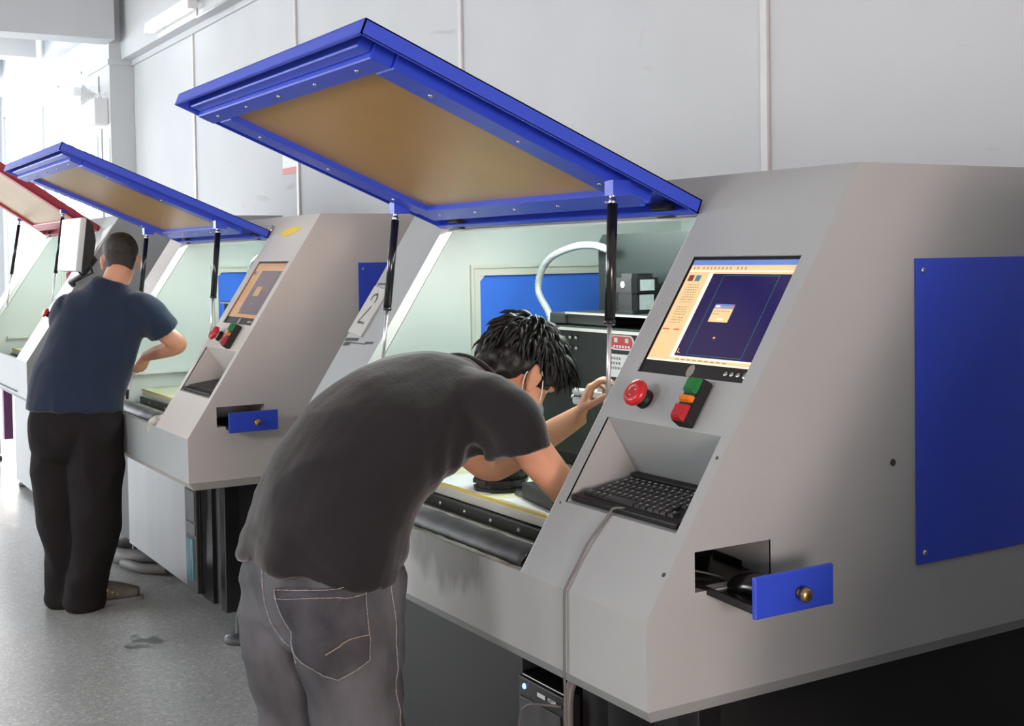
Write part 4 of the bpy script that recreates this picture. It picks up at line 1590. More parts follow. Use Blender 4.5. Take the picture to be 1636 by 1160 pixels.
hexa(bm, [(-0.195, -0.035, 0.0), (-0.12, -0.035, 0.0), (-0.12, 0.02, 0.0), (-0.185, -0.01, 0.0), (-0.195, -0.035, 0.008), (-0.12, -0.035, 0.022), (-0.12, 0.02, 0.022), (-0.185, -0.01, 0.008)])
obj('blade', bm, 'rubber', t)


def sheet(name, label, pts, z, m='paper', group=None):
    bm = new_bm()
    A = [bm.verts.new((x, y, z + 0.0006 + dz_)) for x, y, dz_ in pts]
    f = bm.faces.new(A)
    r_ = bmesh.ops.extrude_face_region(bm, geom=[f])
    bmesh.ops.translate(bm, verts=[e for e in r_['geom'] if isinstance(e, bmesh.types.BMVert)], vec=(0, 0, 0.0012))
    o = obj(name, bm, m)
    tag(o, label, 'paper', group)
    return o


sheet('white_sheet', 'white paper sheet under the round black stack, overhanging the table edge',
      [(-1.52, 0.318, 0), (-1.20, 0.330, 0), (-1.12, 0.50, 0), (-1.34, 0.56, 0), (-1.50, 0.46, 0)], TZ)
sheet('white_sheet', 'white paper sheet at the table edge beside the black tool',
      [(-1.10, 0.332, 0), (-0.78, 0.330, 0), (-0.74, 0.47, 0), (-1.04, 0.52, 0)], TZ)
t = thing('machined_part', 'small white plastic part on the work table behind the shirt', 'part', (-1.42, 0.50, TZ + 0.002), 0.4)
bm = new_bm()
box(bm, (-0.04, -0.02, 0), (0.04, 0.02, 0.014), bev=0.002)
obj('block', bm, 'white', t)
bm = new_bm()
box(bm, (-0.015, -0.022, 0.012), (0.02, 0.022, 0.022), bev=0.002)
obj('insert', bm, 'green', t)

# rag on the roller of the second machine
bm = new_bm()
rows = [(-0.24, 0.06, 0.80, .012, .02), (-0.20, 0.055, 0.83, .03, .03), (-0.14, 0.06, 0.865, .035, .03), (-0.08, 0.075, 0.885, .03, .022), (-0.03, 0.10, 0.893, .018, .015)]
body_tube(bm, [(x - PIT - 0.39, y - 0.03, z + 0.005, a, b_) for x, y, z, a, b_ in rows], n=4, seg=12)
r_ = random.Random(5)
for v in bm.verts:
    v.co += Vector((r_.uniform(-1, 1), r_.uniform(-1, 1), r_.uniform(-1, 1))) * 0.003
o = obj('cleaning_rag', bm, 'rag', None)
tag(o, 'speckled grey rag draped over the roller end of the second machine', 'rag')
# white strip and board on the second table
sheet('white_sheet', 'white strip of paper along the table of the second machine',
      [(-PIT - 1.00, 0.335, 0), (-PIT - 0.46, 0.345, 0), (-PIT - 0.46, 0.40, 0), (-PIT - 0.98, 0.385, 0)], TZ)

# ------------------------------------------------------------------ people


def hand(bm, wrist, d, palm_n, side, curl=0.5, scale=1.0, spread=0.06):
    """palm with five separate fingers. d: wrist->knuckles, palm_n: direction the palm faces, side: +1 thumb on d x palm_n side"""
    d = Vector(d).normalized()
    pn = Vector(palm_n)
    pn = (pn - d * pn.dot(d)).normalized()
    lt = d.cross(pn).normalized() * side                        # towards the thumb
    w = Vector(wrist)
    s = scale
    rows = [(*(w - d * 0.015 * s), 0.026 * s, 0.018 * s), (*(w + d * 0.02 * s), 0.030 * s, 0.016 * s), (*(w + d * 0.055 * s), 0.040 * s, 0.0145 * s), (*(w + d * 0.085 * s), 0.039 * s, 0.012 * s)]
    body_tube(bm, rows, lat=lt, n=4, seg=16)
    for k, (off, ln, r0) in enumerate(((0.029, 0.073, 0.0088), (0.0095, 0.082, 0.0090), (-0.0105, 0.076, 0.0086), (-0.029, 0.060, 0.0078))):
        p = w + d * (0.080 - 0.004 * abs(k - 1)) * s + lt * off * s
        dd = (d + lt * (off / 0.029) * spread).normalized()
        pts = [(*(p - dd * 0.02 * s), r0 * 1.15 * s, r0 * 1.1 * s)]
        ang = 0.0
        cur = p
        for j, (fr, bend) in enumerate(((0.46, 0.55), (0.30, 0.9), (0.24, 0.6))):
            ang += curl * bend * (1 + 0.08 * k)
            dr = dd * math.cos(ang) + pn * math.sin(ang)
            pts.append((*cur, r0 * (1.05 - 0.1 * j) * s, r0 * (1.0 - 0.1 * j) * s))
            cur = cur + dr * ln * fr * s
        pts.append((*cur, r0 * 0.68 * s, r0 * 0.62 * s))
        body_tube(bm, pts, lat=lt, n=4, seg=10)
    # thumb leaves the side of the palm near its base
    p = w + d * 0.022 * s + lt * 0.022 * s
    t1 = (lt * 0.72 + d * 0.62 + pn * (0.30 + 0.3 * curl)).normalized()
    t2 = (t1 * 0.7 + d * 0.55 + pn * 0.35 * curl).normalized()
    t3 = (t2 * 0.8 + d * 0.25 - lt * 0.25 + pn * 0.4 * curl).normalized()
    a = p + t1 * 0.040 * s
    b_ = a + t2 * 0.032 * s
    c = b_ + t3 * 0.026 * s
    body_tube(bm, [(*p, 0.0135 * s, 0.0125 * s), (*a, 0.0105 * s, 0.0100 * s), (*b_, 0.0092 * s, 0.0088 * s), (*c, 0.0070 * s, 0.0062 * s)], lat=pn, n=4, seg=10)


def head_basis(c, fwd, up):
    fwd = Vector(fwd).normalized()
    up = Vector(up)
    up = (up - fwd * up.dot(fwd)).normalized()
    rt = fwd.cross(up)
    R = Matrix((rt, fwd, up)).transposed()
    return Vector(c), R


def head_mesh(bm, c, R, k=1.0):
    def E(p, r, rot=None):
        rr = R @ rot if rot is not None else R
        ellipsoid(bm, c + R @ (Vector(p) * k), tuple(q * k for q in r), rr, 20, 14)
    E((0, -0.012, 0.035), (0.073, 0.094, 0.084))
    E((0, 0.020, 0.045), (0.066, 0.070, 0.062))
    E((0, 0.032, -0.028), (0.060, 0.056, 0.080))
    E((0, 0.028, -0.075), (0.050, 0.052, 0.036))
    E((0, 0.066, -0.098), (0.022, 0.020, 0.017))
    E((0, 0.085, -0.022), (0.0095, 0.016, 0.030), Matrix.Rotation(0.25, 3, 'X'))
    E((0, 0.096, -0.040), (0.014, 0.013, 0.011))
    E((0, 0.082, -0.067), (0.023, 0.009, 0.006))
    E((0, 0.080, -0.076), (0.020, 0.009, 0.006))
    for s in (-1, 1):
        E((s * 0.030, 0.074, 0.020), (0.020, 0.010, 0.007))
        E((s * 0.045, 0.052, -0.030), (0.018, 0.020, 0.020))
        rot = Matrix.Rotation(s * -0.35, 3, 'Z') @ Matrix.Rotation(0.18, 3, 'X')
        E((s * 0.078, -0.004, -0.004), (0.006, 0.019, 0.032), rot)
        E((s * 0.083, -0.014, 0.004), (0.005, 0.010, 0.026), rot)
        E((s * 0.076, 0.002, -0.030), (0.006, 0.010, 0.012), rot)


def face_bits(par, c, R, k=1.0):
    for s in (-1, 1):
        bm = new_bm()
        ellipsoid(bm, c + R @ (Vector((s * 0.030, 0.0610, 0.004)) * k), (0.012 * k,) * 3, R, 14, 10)
        e = obj('eye', bm, 'eye', par)
        bm = new_bm()
        ellipsoid(bm, c + R @ (Vector((s * 0.030, 0.0712, 0.004)) * k), (0.006 * k, 0.003 * k, 0.006 * k), R, 12, 8)
        obj('iris', bm, 'iris', e)


def fold(scale, amp, stretch, seed=0.0):
    def fn(co, n):
        p = Vector((co.x * stretch[0] + seed, co.y * stretch[1], co.z * stretch[2])) * scale
        a = noise.noise(p)
        b_ = noise.noise(p * 2.3 + Vector((5, 1, 2)))
        return amp * (1 - abs(a) * 2.4) * 0.6 + amp * 0.35 * b_
    return fn


def bvh_of(o):
    bm = bmesh.new()
    bm.from_mesh(o.data)
    t = BVHTree.FromBMesh(bm)
    bm.free()
    return t


def snap(tree, p, off):
    co, n, i, d = tree.find_nearest(Vector(p))
    return co + n * off


# ---- person 1: leaning into the near machine
p1 = thing('person', 'person in dark grey t-shirt and grey jeans bent into the near machine', 'person', (-0.84, -0.32, 0))
P1o = Vector((-0.84, -0.32, 0))


def L1(v):
    v = Vector(v)
    return v - P1o


def rows1(rows):
    return [(r[0] - P1o.x, r[1] - P1o.y, r[2], *r[3:]) for r in rows]


hc1, R1 = head_basis(L1((-0.878, 0.266, 1.244)), (0.02, 0.72, -0.69), (0.0, 0.69, 0.72))
LAT = Vector((0.955, 0.28, 0)).normalized()
torso1 = [(-0.79, -0.325, 0.80, .170, .120), (-0.79, -0.315, 0.90, .165, .115), (-0.797, -0.268, 1.01, .155, .110), (-0.815, -0.170, 1.105, .165, .115),
          (-0.836, -0.040, 1.170, .175, .110), (-0.855, 0.060, 1.205, .160, .085), (-0.862, 0.115, 1.235, .085, .060)]
legs1 = {1: [(-0.705, -0.285, 0.83, .090, .105), (-0.700, -0.285, 0.70, .085, .092), (-0.695, -0.275, 0.46, .056, .060), (-0.690, -0.305, 0.28, .054, .058), (-0.69, -0.320, 0.09, .036, .038)],
         -1: [(-0.875, -0.340, 0.83, .090, .105), (-0.890, -0.345, 0.70, .085, .092), (-0.905, -0.335, 0.46, .056, .060), (-0.915, -0.365, 0.28, .054, .058), (-0.92, -0.380, 0.09, .036, .038)]}
armR1 = [(-0.690, 0.045, 1.190, .050, .050), (-0.610, 0.080, 1.160, .048, .050), (-0.578, 0.125, 1.090, .044, .046), (-0.555, 0.205, 0.990, .037, .039), (-0.575, 0.260, 0.962, .038, .040), (-0.622, 0.36, 0.945, .034, .036), (-0.670, 0.450, 0.928, .024, .028)]
armL1 = [(-0.995, 0.040, 1.180, .050, .050), (-1.025, 0.09, 1.130, .047, .050), (-1.035, 0.17, 1.065, .042, .044), (-1.040, 0.255, 0.990, .036, .039), (-1.025, 0.305, 1.000, .038, .041), (-0.985, 0.395, 1.055, .035, .038), (-0.930, 0.485, 1.118, .023, .028)]
bm = new_bm()
body_tube(bm, rows1(torso1), LAT)
for s in (1, -1):
    body_tube(bm, rows1(legs1[s]), LAT)
    fx, fy = legs1[s][-1][:2]
    body_tube(bm, rows1([(fx, fy - 0.045, 0.055, .030, .035), (fx, fy + 0.015, 0.055, .038, .042), (fx, fy + 0.115, 0.045, .042, .032), (fx + s * 0.01, fy + 0.195, 0.035, .036, .022)]), LAT)
body_tube(bm, rows1(armR1), n=5)
body_tube(bm, rows1(armL1), n=5)
nk = hc1 + R1 @ Vector((0, -0.035, -0.05))
nb = L1((-0.860, 0.085, 1.225))
body_tube(bm, [(*nb, .066, .062), (*nb.lerp(nk, 0.5), .060, .058), (*nk, .056, .060)], LAT)
head_mesh(bm, hc1, R1, 1.05)
hand(bm, L1((-0.670, 0.450, 0.928)), (-0.35, 0.9, -0.12), (0, -0.1, -1), 1, 0.35)
hand(bm, L1((-0.930, 0.485, 1.118)), (0.12, 0.38, 0.92), (0.55, 0.80, -0.3), -1, 0.9)
b1 = remeshed('body', bm, 'skin', 0.0042, p1, 5)
face_bits(b1, hc1, R1, 1.05)

# jeans
bm = new_bm()
body_tube(bm, rows1([(-0.79, -0.312, 0.925, .188, .140), (-0.79, -0.322, 0.86, .198, .152), (-0.79, -0.322, 0.80, .196, .150), (-0.79, -0.315, 0.745, .165, .125)]), LAT, seg=28)
for s in (1, -1):
    l = legs1[s]
    body_tube(bm, rows1([(-0.79 + s * 0.090, -0.318 + s * 0.027, 0.84, .103, .140), (l[1][0], l[1][1] - 0.01, 0.70, .108, .128), (l[1][0] + s * 0.004, l[1][1], 0.58, .098, .112), (l[2][0], l[2][1], 0.46, .090, .098),
                         (l[3][0], l[3][1], 0.28, .084, .092), (l[4][0], l[4][1], 0.06, .080, .090)]), LAT, seg=24)
jn = remeshed('jeans', bm, 'denim', 0.008, p1, 6, disp=fold(6, 0.009, (1.0, 1.0, 2.0), 3.0))
tj = bvh_of(jn)


def surf_patch(tree, name, corners, nu, nv, off, m, par, thick=0.002, dip=(0, 0, 0)):
    """patch of cloth following a surface (bilinear between four 3D corners, then snapped)"""
    bm = new_bm()
    a, b_, c, d = [Vector(x) for x in corners]
    grid = []
    for j in range(nv + 1):
        row = []
        for i in range(nu + 1):
            u, v = i / nu, j / nv
            p = (a * (1 - u) + b_ * u) * (1 - v) + (d * (1 - u) + c * u) * v + Vector(dip) * (v * (1 - abs(2 * u - 1)))
            row.append(bm.verts.new(snap(tree, p, off)))
        grid.append(row)
    for j in range(nv):
        for i in range(nu):
            bm.faces.new([grid[j][i], grid[j][i + 1], grid[j + 1][i + 1], grid[j + 1][i]]).smooth = True
    bmesh.ops.solidify(bm, geom=bm.faces[:], thickness=thick)
    return obj(name, bm, m, par)


def surf_line(tree, bm, pts, off, r_, n=10, dash=None):
    P = spline([tuple(p) for p in pts], n)
    Q = [snap(tree, p, off) for p in P]
    if dash:
        for i in range(0, len(Q) - 1, 2):
            tube(bm, Q[i:i + 2], r_, 6)
    else:
        tube(bm, Q, r_, 6)


def J(x, y, z):
    return L1((x, y, z))


# right back pocket, yoke, side seam, belt loops
pc = [J(-0.710, -0.462, 0.842), J(-0.590, -0.302, 0.855), J(-0.590, -0.297, 0.690), J(-0.690, -0.425, 0.700)]
pk = surf_patch(tj, 'back_pocket', [pc[0], pc[1], pc[2], pc[3]], 14, 12, 0.003, 'denimdark', jn, dip=(0.034, -0.002, -0.040))
bm = new_bm()
for dz_ in (0.0, -0.018):
    surf_line(tj, bm, [pc[0] + Vector((0, 0, dz_ - 0.003)), pc[0].lerp(pc[1], 0.5) + Vector((0, -0.03, dz_ - 0.003)), pc[1] + Vector((0, 0, dz_ - 0.003))], 0.0055, 0.0009, 14)
surf_line(tj, bm, [pc[0], pc[0].lerp(pc[3], 0.5), pc[3]], 0.0055, 0.0009, 14)
surf_line(tj, bm, [pc[1], pc[1].lerp(pc[2], 0.5), pc[2]], 0.0055, 0.0009, 14)
low = J(-0.606, -0.363, 0.655)
surf_line(tj, bm, [pc[3], pc[3].lerp(low, 0.5), low], 0.0055, 0.0009, 14)
surf_line(tj, bm, [low, low.lerp(pc[2], 0.5), pc[2]], 0.0055, 0.0009, 14)
obj('pocket_stitching', bm, 'stitch', jn)
bm = new_bm()
surf_line(tj, bm, [J(-0.615, -0.385, 0.712), J(-0.600, -0.345, 0.738), J(-0.588, -0.298, 0.745)], 0.0062, 0.0016, 14)
obj('tan_stitching', bm, 'tanstitch', jn)
bm = new_bm()
surf_line(tj, bm, [J(-0.607, -0.23, 0.90), J(-0.612, -0.224, 0.81), J(-0.615, -0.222, 0.70), J(-0.620, -0.215, 0.606), J(-0.630, -0.207, 0.50)], 0.0008, 0.0011, 14)
surf_line(tj, bm, [J(-0.755, -0.475, 0.925), J(-0.755, -0.476, 0.86), J(-0.758, -0.46, 0.78), J(-0.750, -0.44, 0.72), J(-0.70, -0.42, 0.675)], 0.0008, 0.0011, 14)
surf_line(tj, bm, [J(-0.85, -0.47, 0.905), J(-0.745, -0.46, 0.888), J(-0.68, -0.43, 0.882), J(-0.60, -0.36, 0.890)], 0.0008, 0.001, 14)
obj('seam', bm, 'stitch', jn)
for (x, y) in ((-0.755, -0.476), (-0.605, -0.25)):
    surf_patch(tj, 'belt_loop', [J(x - 0.006, y, 0.935), J(x + 0.006, y, 0.935), J(x + 0.006, y, 0.880), J(x - 0.006, y, 0.880)], 2, 5, 0.004, 'denimdark', jn)

# shirt
bm = new_bm()
tees = [(-0.790, -0.326, 0.848, .206, .168), (-0.79, -0.312, 0.910, .202, .166), (-0.797, -0.268, 1.018, .196, .162), (-0.815, -0.172, 1.115, .200, .158),
        (-0.836, -0.042, 1.178, .200, .142), (-0.855, 0.055, 1.213, .175, .112), (-0.862, 0.112, 1.238, .110, .076)]
body_tube(bm, rows1(tees), LAT, seg=30, endround=False)
body_tube(bm, rows1([(-0.75, 0.02, 1.195, .085, .098), (-0.665, 0.048, 1.185, .080, .092), (-0.605, 0.076, 1.150, .072, .086), (-0.588, 0.084, 1.096, .070, .084)]), n=5, seg=20, endround=False)
body_tube(bm, rows1([(-0.97, 0.02, 1.180, .085, .095), (-1.015, 0.075, 1.140, .076, .086), (-1.032, 0.13, 1.098, .068, .078), (-1.036, 0.165, 1.068, .064, .074)]), n=5, seg=20, endround=False)


def teefold(co, n):
    base = fold(5.5, 0.007, (1.4, 0.8, 1.2), 1.0)(co, n)
    h = co.z
    hem = 0.008 * math.sin(co.x * 34 + co.y * 20) * max(0, 1 - abs(h - 0.87) / 0.12)
    # tension folds running from the armpits and over the nape
    d = Vector((co.x - 0.16, co.y - 0.36, co.z - 1.10)).length
    arm = 0.006 * math.sin(d * 95 + 3 * noise.noise(co * 6)) * max(0, 1 - d / 0.24)
    d2 = Vector((co.x + 0.02, co.y - 0.42, co.z - 1.29)).length
    nape = 0.005 * math.sin(co.x * 70 + 4 * noise.noise(co * 9)) * max(0, 1 - d2 / 0.16)
    w2 = 0.004 * noise.noise(Vector((co.x * 9, (co.y + co.z) * 26, 3))) * max(0, min(1, (1.05 - h) / 0.12))
    return base + hem + arm + nape + w2


tee1 = remeshed('tshirt', bm, 'tee', 0.0075, p1, 6, disp=teefold)
tt = bvh_of(tee1)
bm = new_bm()      # neckband
ring = []
for i in range(25):
    a = 2 * PI * i / 24
    c = L1((-0.862, 0.112, 1.238))
    ring.append(c + LAT * 0.098 * math.cos(a) + Vector((0, -0.03 * math.sin(a), 0.068 * math.sin(a))))
tube(bm, ring, (0.008), 8)
obj('neckband', bm, 'tee', tee1)
# shoes
for s in (1, -1):
    fx, fy = legs1[s][-1][:2]
    bm = new_bm()
    body_tube(bm, rows1([(fx, fy - 0.07, 0.060, .034, .048), (fx, fy - 0.005, 0.062, .042, .054), (fx, fy + 0.085, 0.048, .046, .042), (fx + s * .01, fy + 0.185, 0.036, .042, .030)]), LAT, n=4)
    for v in bm.verts:
        v.co.z = max(v.co.z, 0.012)
    sh = obj('shoe', bm, 'shoe', p1, smooth=True)
    bm = new_bm()
    n = 24
    lo = [(fx - P1o.x + 0.048 * math.cos(2 * PI * i / n), (fy + 0.055 - P1o.y) + 0.155 * math.sin(2 * PI * i / n)) for i in range(n)]
    panel(bm, lo, [], lambda x, y: (x, y, 0.0), (0, 0, 0.018))
    obj('sole', bm, 'sole', sh)

# hair of person 1: base volume plus many locks
bm = new_bm()
for (p, r_) in (((0, -0.016, 0.050), (0.088, 0.112, 0.096)), ((0, 0.030, 0.080), (0.070, 0.070, 0.050)), ((0, -0.068, -0.005), (0.078, 0.056, 0.082)), ((0, 0.060, 0.060), (0.060, 0.038, 0.045)), ((0, -0.080, -0.060), (0.060, 0.040, 0.055)),
               ((0.068, 0.020, 0.030), (0.018, 0.040, 0.034)), ((-0.068, 0.020, 0.030), (0.018, 0.040, 0.034))):
    ellipsoid(bm, hc1 + R1 @ Vector(p), r_, R1, 18, 12)
hr = remeshed('hair', bm, 'hair', 0.006, p1, 3, disp=lambda co, n: 0.010 * noise.noise(co * 28) + 0.004 * noise.noise(co * 70))
th = bvh_of(hr)
bm = new_bm()
rh = random.Random(21)
Rt = R1.transposed()
cnt = 0
while cnt < 900:
    v = Vector((rh.gauss(0, 1), rh.gauss(0, 1), rh.gauss(0, 1))).normalized()
    if v.z < -0.35 or (v.y > 0.45 and v.z < 0.45) or (abs(v.x) > 0.72 and v.z < 0.05 and v.y > -0.45):
        continue
    p = Vector((v.x * 0.088, v.y * 0.112 - 0.014, v.z * 0.096 + 0.048))
    whorl = Vector((0.01, -0.055, 0.128))
    flow = p - whorl
    nrm = v
    flow = (flow - nrm * flow.dot(nrm))
    if flow.length < 1e-4:
        continue
    flow.normalize()
    flow = (flow + Vector((rh.uniform(-1, 1), rh.uniform(-1, 1), rh.uniform(-1, 1))) * 0.55).normalized()
    grav = Rt @ Vector((0, 0, -1))
    ln = rh.uniform(0.035, 0.065) if v.y < 0.3 else rh.uniform(0.05, 0.085)
    start = snap(th, hc1 + R1 @ p, -0.004)
    pts, cur = [], start
    dr = (R1 @ (flow * 0.85 + nrm * rh.uniform(0.15, 0.6))).normalized()
    for k in range(5):
        pts.append(cur)
        cur = cur + dr * ln / 4
        dr = (dr + Vector((0, 0, -1)) * 0.20 + (R1 @ (-nrm)) * 0.16 + Vector((rh.uniform(-1, 1), rh.uniform(-1, 1), rh.uniform(-1, 1))) * 0.10).normalized()
    w_ = rh.uniform(0.004, 0.0085)
    tube(bm, pts, [w_, w_ * 1.1, w_ * 0.85, w_ * 0.5, 0.0004], 4, cap=False)
    cnt += 1
o = obj('hair_locks', bm, 'hair', hr, recalc=True)
o['kind'] = 'stuff'
# mask
bm = new_bm()
gr = []
for j in range(9):
    row = []
    for i in range(15):
        a = (i / 14 - 0.5) * 2.5
        z = -0.028 - 0.092 * j / 8
        rx = 0.066 - 0.012 * (j / 8)
        ry = 0.078 + 0.018 * math.sin(PI * (j + 1) / 10)
        row.append(bm.verts.new(hc1 + R1 @ (1.06 * Vector((rx * math.sin(a), 0.020 + ry * math.cos(a) * 1.02 + 0.002 * ((j % 2) * 2 - 1), z)))))
    gr.append(row)
for j in range(8):
    for i in range(14):
        bm.faces.new([gr[j][i], gr[j][i + 1], gr[j + 1][i + 1], gr[j + 1][i]])
bmesh.ops.solidify(bm, geom=bm.faces[:], thickness=0.002)
mk = obj('face_mask', bm, 'mask', p1)
for s in (1, -1):
    bm = new_bm()
    loop = [(0.062, 0.056, -0.036), (0.073, 0.036, -0.010), (0.078, 0.010, 0.016), (0.076, -0.010, 0.024), (0.072, -0.024, 0.004), (0.070, -0.016, -0.028), (0.064, 0.030, -0.085), (0.056, 0.045, -0.105)]
    tube(bm, spline([tuple(hc1 + R1 @ (1.05 * Vector((s * x, y, z)))) for x, y, z in loop], 6), 0.0016, 6)
    obj('ear_loop', bm, 'paper', mk)

# ---- person 2: standing at the second machine, seen from behind
P2o = Vector((-3.94, -0.18, 0))
p2 = thing('person', 'standing person in navy t-shirt and black trousers, back turned, at the second machine', 'person', tuple(P2o))


def L2(v):
    return Vector(v) - P2o


def rows2(rows):
    return [(r[0] - P2o.x, r[1] - P2o.y, r[2], *r[3:]) for r in rows]


LT2 = Vector((0.47, 0.88, 0)).normalized()
FW2 = Vector((-0.88, 0.47, 0)).normalized()
hc2, R2 = head_basis(L2((-3.985, 0.032, 1.550)), (-0.93, 0.22, -0.30), (-0.28, 0.10, 0.95))


def pt2(lat, fwd, z):
    p = Vector((-3.935, -0.175, 0)) + LT2 * lat + FW2 * fwd
    return (p.x, p.y, z)


torso2 = [(*pt2(-0.02, 0.00, 0.82), .165, .105), (*pt2(-0.02, 0.01, 0.95), .155, .100), (*pt2(0.035, 0.04, 1.10), .158, .100), (*pt2(0.083, 0.06, 1.25), .170, .100), (*pt2(0.105, 0.075, 1.36), .165, .080), (*pt2(0.125, 0.08, 1.42), .075, .060)]
bm = new_bm()
body_tube(bm, rows2(torso2), LT2)
legs2 = {1: [(-3.885, -0.12, 0.80, .085, .095), (-3.86, -0.125, 0.60, .075, .082), (-3.86, -0.13, 0.44, .054, .058), (-3.875, -0.15, 0.28, .052, .055), (-3.895, -0.165, 0.08, .036, .038)],
         -1: [(-3.995, -0.235, 0.80, .085, .095), (-4.02, -0.25, 0.60, .075, .082), (-4.02, -0.255, 0.44, .054, .058), (-4.02, -0.23, 0.28, .052, .055), (-4.03, -0.225, 0.08, .036, .038)]}
for s in (1, -1):
    body_tube(bm, rows2(legs2[s]), LT2)
feet2 = {1: [(-4.005, -0.215), (-3.985, -0.12), (-3.965, -0.02), (-3.945, 0.055)], -1: [(-4.06, -0.27), (-4.07, -0.20), (-4.09, -0.10), (-4.10, -0.03)]}
for s in (1, -1):
    f = feet2[s]
    body_tube(bm, rows2([(*f[0], 0.05, .028, .030), (*f[1], 0.055, .034, .040), (*f[2], 0.045, .038, .030), (*f[3], 0.032, .032, .018)]), n=4)
shR, shL = pt2(0.275, 0.065, 1.345), pt2(-0.065, 0.065, 1.345)
armR2 = [(*shR, .050, .050), (-3.845, 0.140, 1.28, .046, .048), (-3.840, 0.190, 1.22, .041, .043), (-3.830, 0.243, 1.172, .037, .040), (-3.88, 0.225, 1.150, .037, .041), (-3.97, 0.190, 1.128, .032, .036), (-4.055, 0.155, 1.106, .023, .027)]
armL2 = [(*shL, .050, .050), (-4.12, -0.19, 1.24, .046, .048), (-4.20, -0.14, 1.13, .040, .042), (-4.26, -0.08, 1.07, .037, .040), (-4.36, -0.03, 1.04, .034, .037), (-4.46, 0.03, 1.02, .023, .027)]
body_tube(bm, rows2(armR2))
body_tube(bm, rows2(armL2))
nk = hc2 + R2 @ Vector((0, -0.038, -0.045))
nb = L2(pt2(0.12, 0.075, 1.385))
body_tube(bm, [(*nb, .068, .060), (*nb.lerp(nk, 0.5), .060, .058), (*nk, .056, .060)], LT2)
head_mesh(bm, hc2, R2)
hand(bm, L2((-4.055, 0.155, 1.106)), (-0.60, -0.22, -0.75), (-0.6, -0.25, 0.35), 1, 0.7)
hand(bm, L2((-4.46, 0.03, 1.02)), (-0.75, 0.35, -0.45), (0.2, -0.3, -0.9), -1, 0.4)
b2 = remeshed('body', bm, 'skin', 0.005, p2, 5)
face_bits(b2, hc2, R2)
bm = new_bm()
tees2 = [(*pt2(-0.025, 0.0, 0.885), .212, .160), (*pt2(-0.015, 0.01, 0.98), .208, .150), (*pt2(0.035, 0.04, 1.12), .200, .138), (*pt2(0.08, 0.06, 1.25), .198, .130), (*pt2(0.105, 0.07, 1.345), .185, .108), (*pt2(0.120, 0.075, 1.400), .140, .088), (*pt2(0.128, 0.075, 1.445), .090, .070), (*pt2(0.135, 0.075, 1.472), .068, .062)]
body_tube(bm, rows2(tees2), LT2, seg=28, endround=False)
body_tube(bm, rows2([(*pt2(0.22, 0.07, 1.345), .080, .080), (-3.845, 0.105, 1.315, .075, .080), (-3.842, 0.150, 1.265, .070, .076), (-3.845, 0.185, 1.225, .068, .074)]), n=5, endround=False)
body_tube(bm, rows2([(*pt2(-0.03, 0.07, 1.345), .080, .080), (-4.08, -0.20, 1.29, .072, .078), (-4.13, -0.18, 1.22, .066, .074), (-4.18, -0.15, 1.16, .062, .070)]), n=5, endround=False)
tee2 = remeshed('tshirt', bm, 'navy', 0.009, p2, 6, disp=fold(5.0, 0.011, (1.3, 1.3, 0.9), 8.0))
bm = new_bm()
body_tube(bm, rows2([(*pt2(-0.02, 0.0, 0.93), .185, .130), (*pt2(-0.02, -0.005, 0.84), .208, .148), (*pt2(-0.015, 0.0, 0.74), .200, .135)]), LT2, seg=28)
for s in (1, -1):
    l = legs2[s]
    body_tube(bm, rows2([(l[0][0], l[0][1], 0.80, .112, .130), (l[1][0], l[1][1], 0.62, .118, .120), (l[2][0], l[2][1], 0.44, .106, .110), (l[3][0], l[3][1], 0.25, .090, .100),
                         (l[4][0] - 0.02, l[4][1] - 0.01, 0.10, .085, .098), (l[4][0] - 0.03, l[4][1] - 0.015, 0.035, .088, .105)]), LT2, seg=22)
remeshed('trousers', bm, 'trouser', 0.009, p2, 5, disp=fold(6.0, 0.016, (1, 1, 0.75), 4.0))
bm = new_bm()
for (p, r_) in (((0, -0.016, 0.052), (0.079, 0.099, 0.080)), ((0, -0.050, 0.010), (0.070, 0.056, 0.068)), ((0, -0.052, -0.028), (0.060, 0.044, 0.050)), ((0, 0.030, 0.070), (0.068, 0.062, 0.048))):
    ellipsoid(bm, hc2 + R2 @ Vector(p), r_, R2, 20, 14)
remeshed('hair', bm, 'buzz', 0.006, p2, 3, disp=lambda co, n: 0.002 * noise.noise(co * 90))
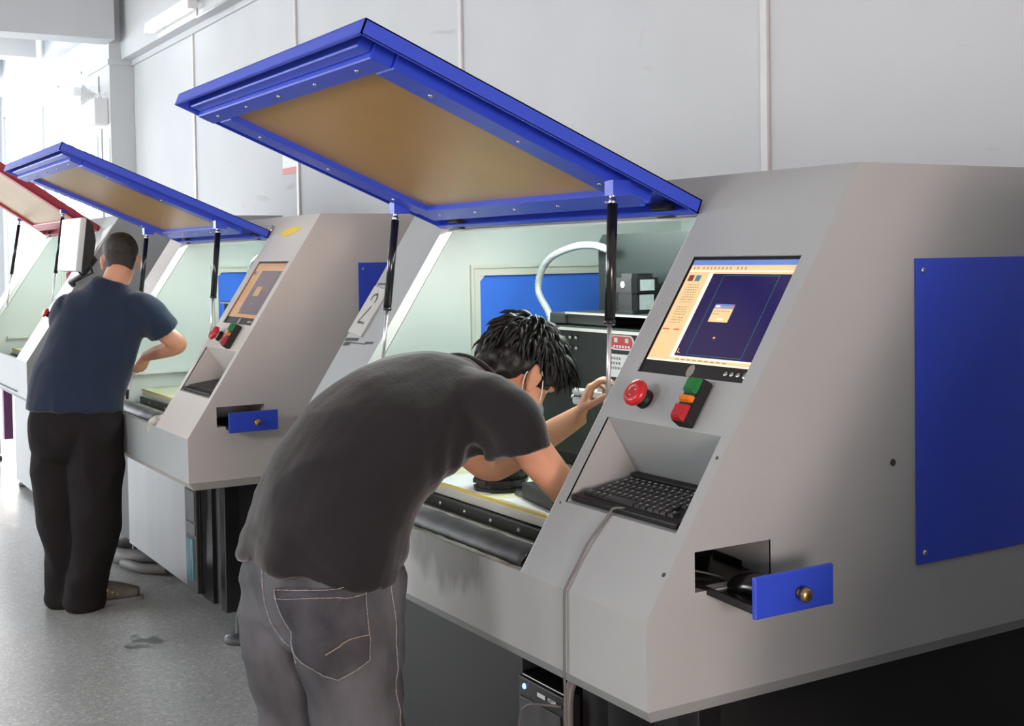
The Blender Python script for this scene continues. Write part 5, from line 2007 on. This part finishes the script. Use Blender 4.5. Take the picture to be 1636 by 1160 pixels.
for s in (1, -1):
    f = feet2[s]
    bm = new_bm()
    body_tube(bm, rows2([(*f[0], 0.050, .034, .042), (*f[1], 0.056, .042, .052), (*f[2], 0.047, .046, .040), (*f[3], 0.036, .040, .026)]), n=5)
    for v in bm.verts:
        v.co.z = max(v.co.z, 0.010)
    sh = obj('shoe', bm, 'shoe', p2, smooth=True)
    d = (Vector(f[3]) - Vector(f[0])).normalized()
    nrm2 = Vector((-d.y, d.x))
    cc = (Vector(f[0]) + Vector(f[3])) / 2 - Vector((P2o.x, P2o.y))
    n = 28
    bm = new_bm()
    panel(bm, [tuple(cc + d * 0.172 * math.cos(2 * PI * i / n) + nrm2 * 0.047 * math.sin(2 * PI * i / n)) for i in range(n)], [], lambda x, y: (x, y, 0.0), (0, 0, 0.020))
    obj('sole', bm, 'sole', sh)
    bm = new_bm()
    for k in range(4):
        c = Vector(f[1]).lerp(Vector(f[2]), 0.3 + 0.22 * k) - Vector((P2o.x, P2o.y))
        z = 0.098 - 0.010 * k
        tube(bm, [(c.x + nrm2.x * q, c.y + nrm2.y * q, z - 14 * q * q) for q in (-0.045, -0.025, 0, 0.025, 0.045)], 0.0055, 6)
    obj('lace', bm, 'lace', sh)
# small white part in his fingers
t = thing('routed_part', 'small white part held in the fingers at the second machine', 'part', (-4.125, 0.085, 0.985), 0.5)
bm = new_bm()
box(bm, (-0.03, -0.012, -0.035), (0.03, 0.0, 0.035), bev=0.004)
obj('plate', bm, 'white', t)
bm = new_bm()
cyl(bm, (0, -0.004, -0.08), (0, -0.004, -0.03), 0.006, 10, r2=0.010)
obj('tip', bm, 'char', t)

# ------------------------------------------------------------------ far left background
t = thing('cable_loop', 'black cable hanging beside the plum leg of the farthest machine', 'cable', (-8.2, 0.35, 0))
bm = new_bm()
tube(bm, spline([(0, 0, 0.68), (0.05, -0.03, 0.5), (0.18, 0, 0.3), (0.32, 0.05, 0.22), (0.40, 0.1, 0.35)], 6), 0.008, 8)
obj('lead', bm, 'cable', t)
bm = new_bm()
box(bm, (-7.86, 0.11, 0.28), (-7.79, 0.17, 0.66))
o = obj('leg', bm, 'purple', m3)
o.location = (6.45, 0, 0)
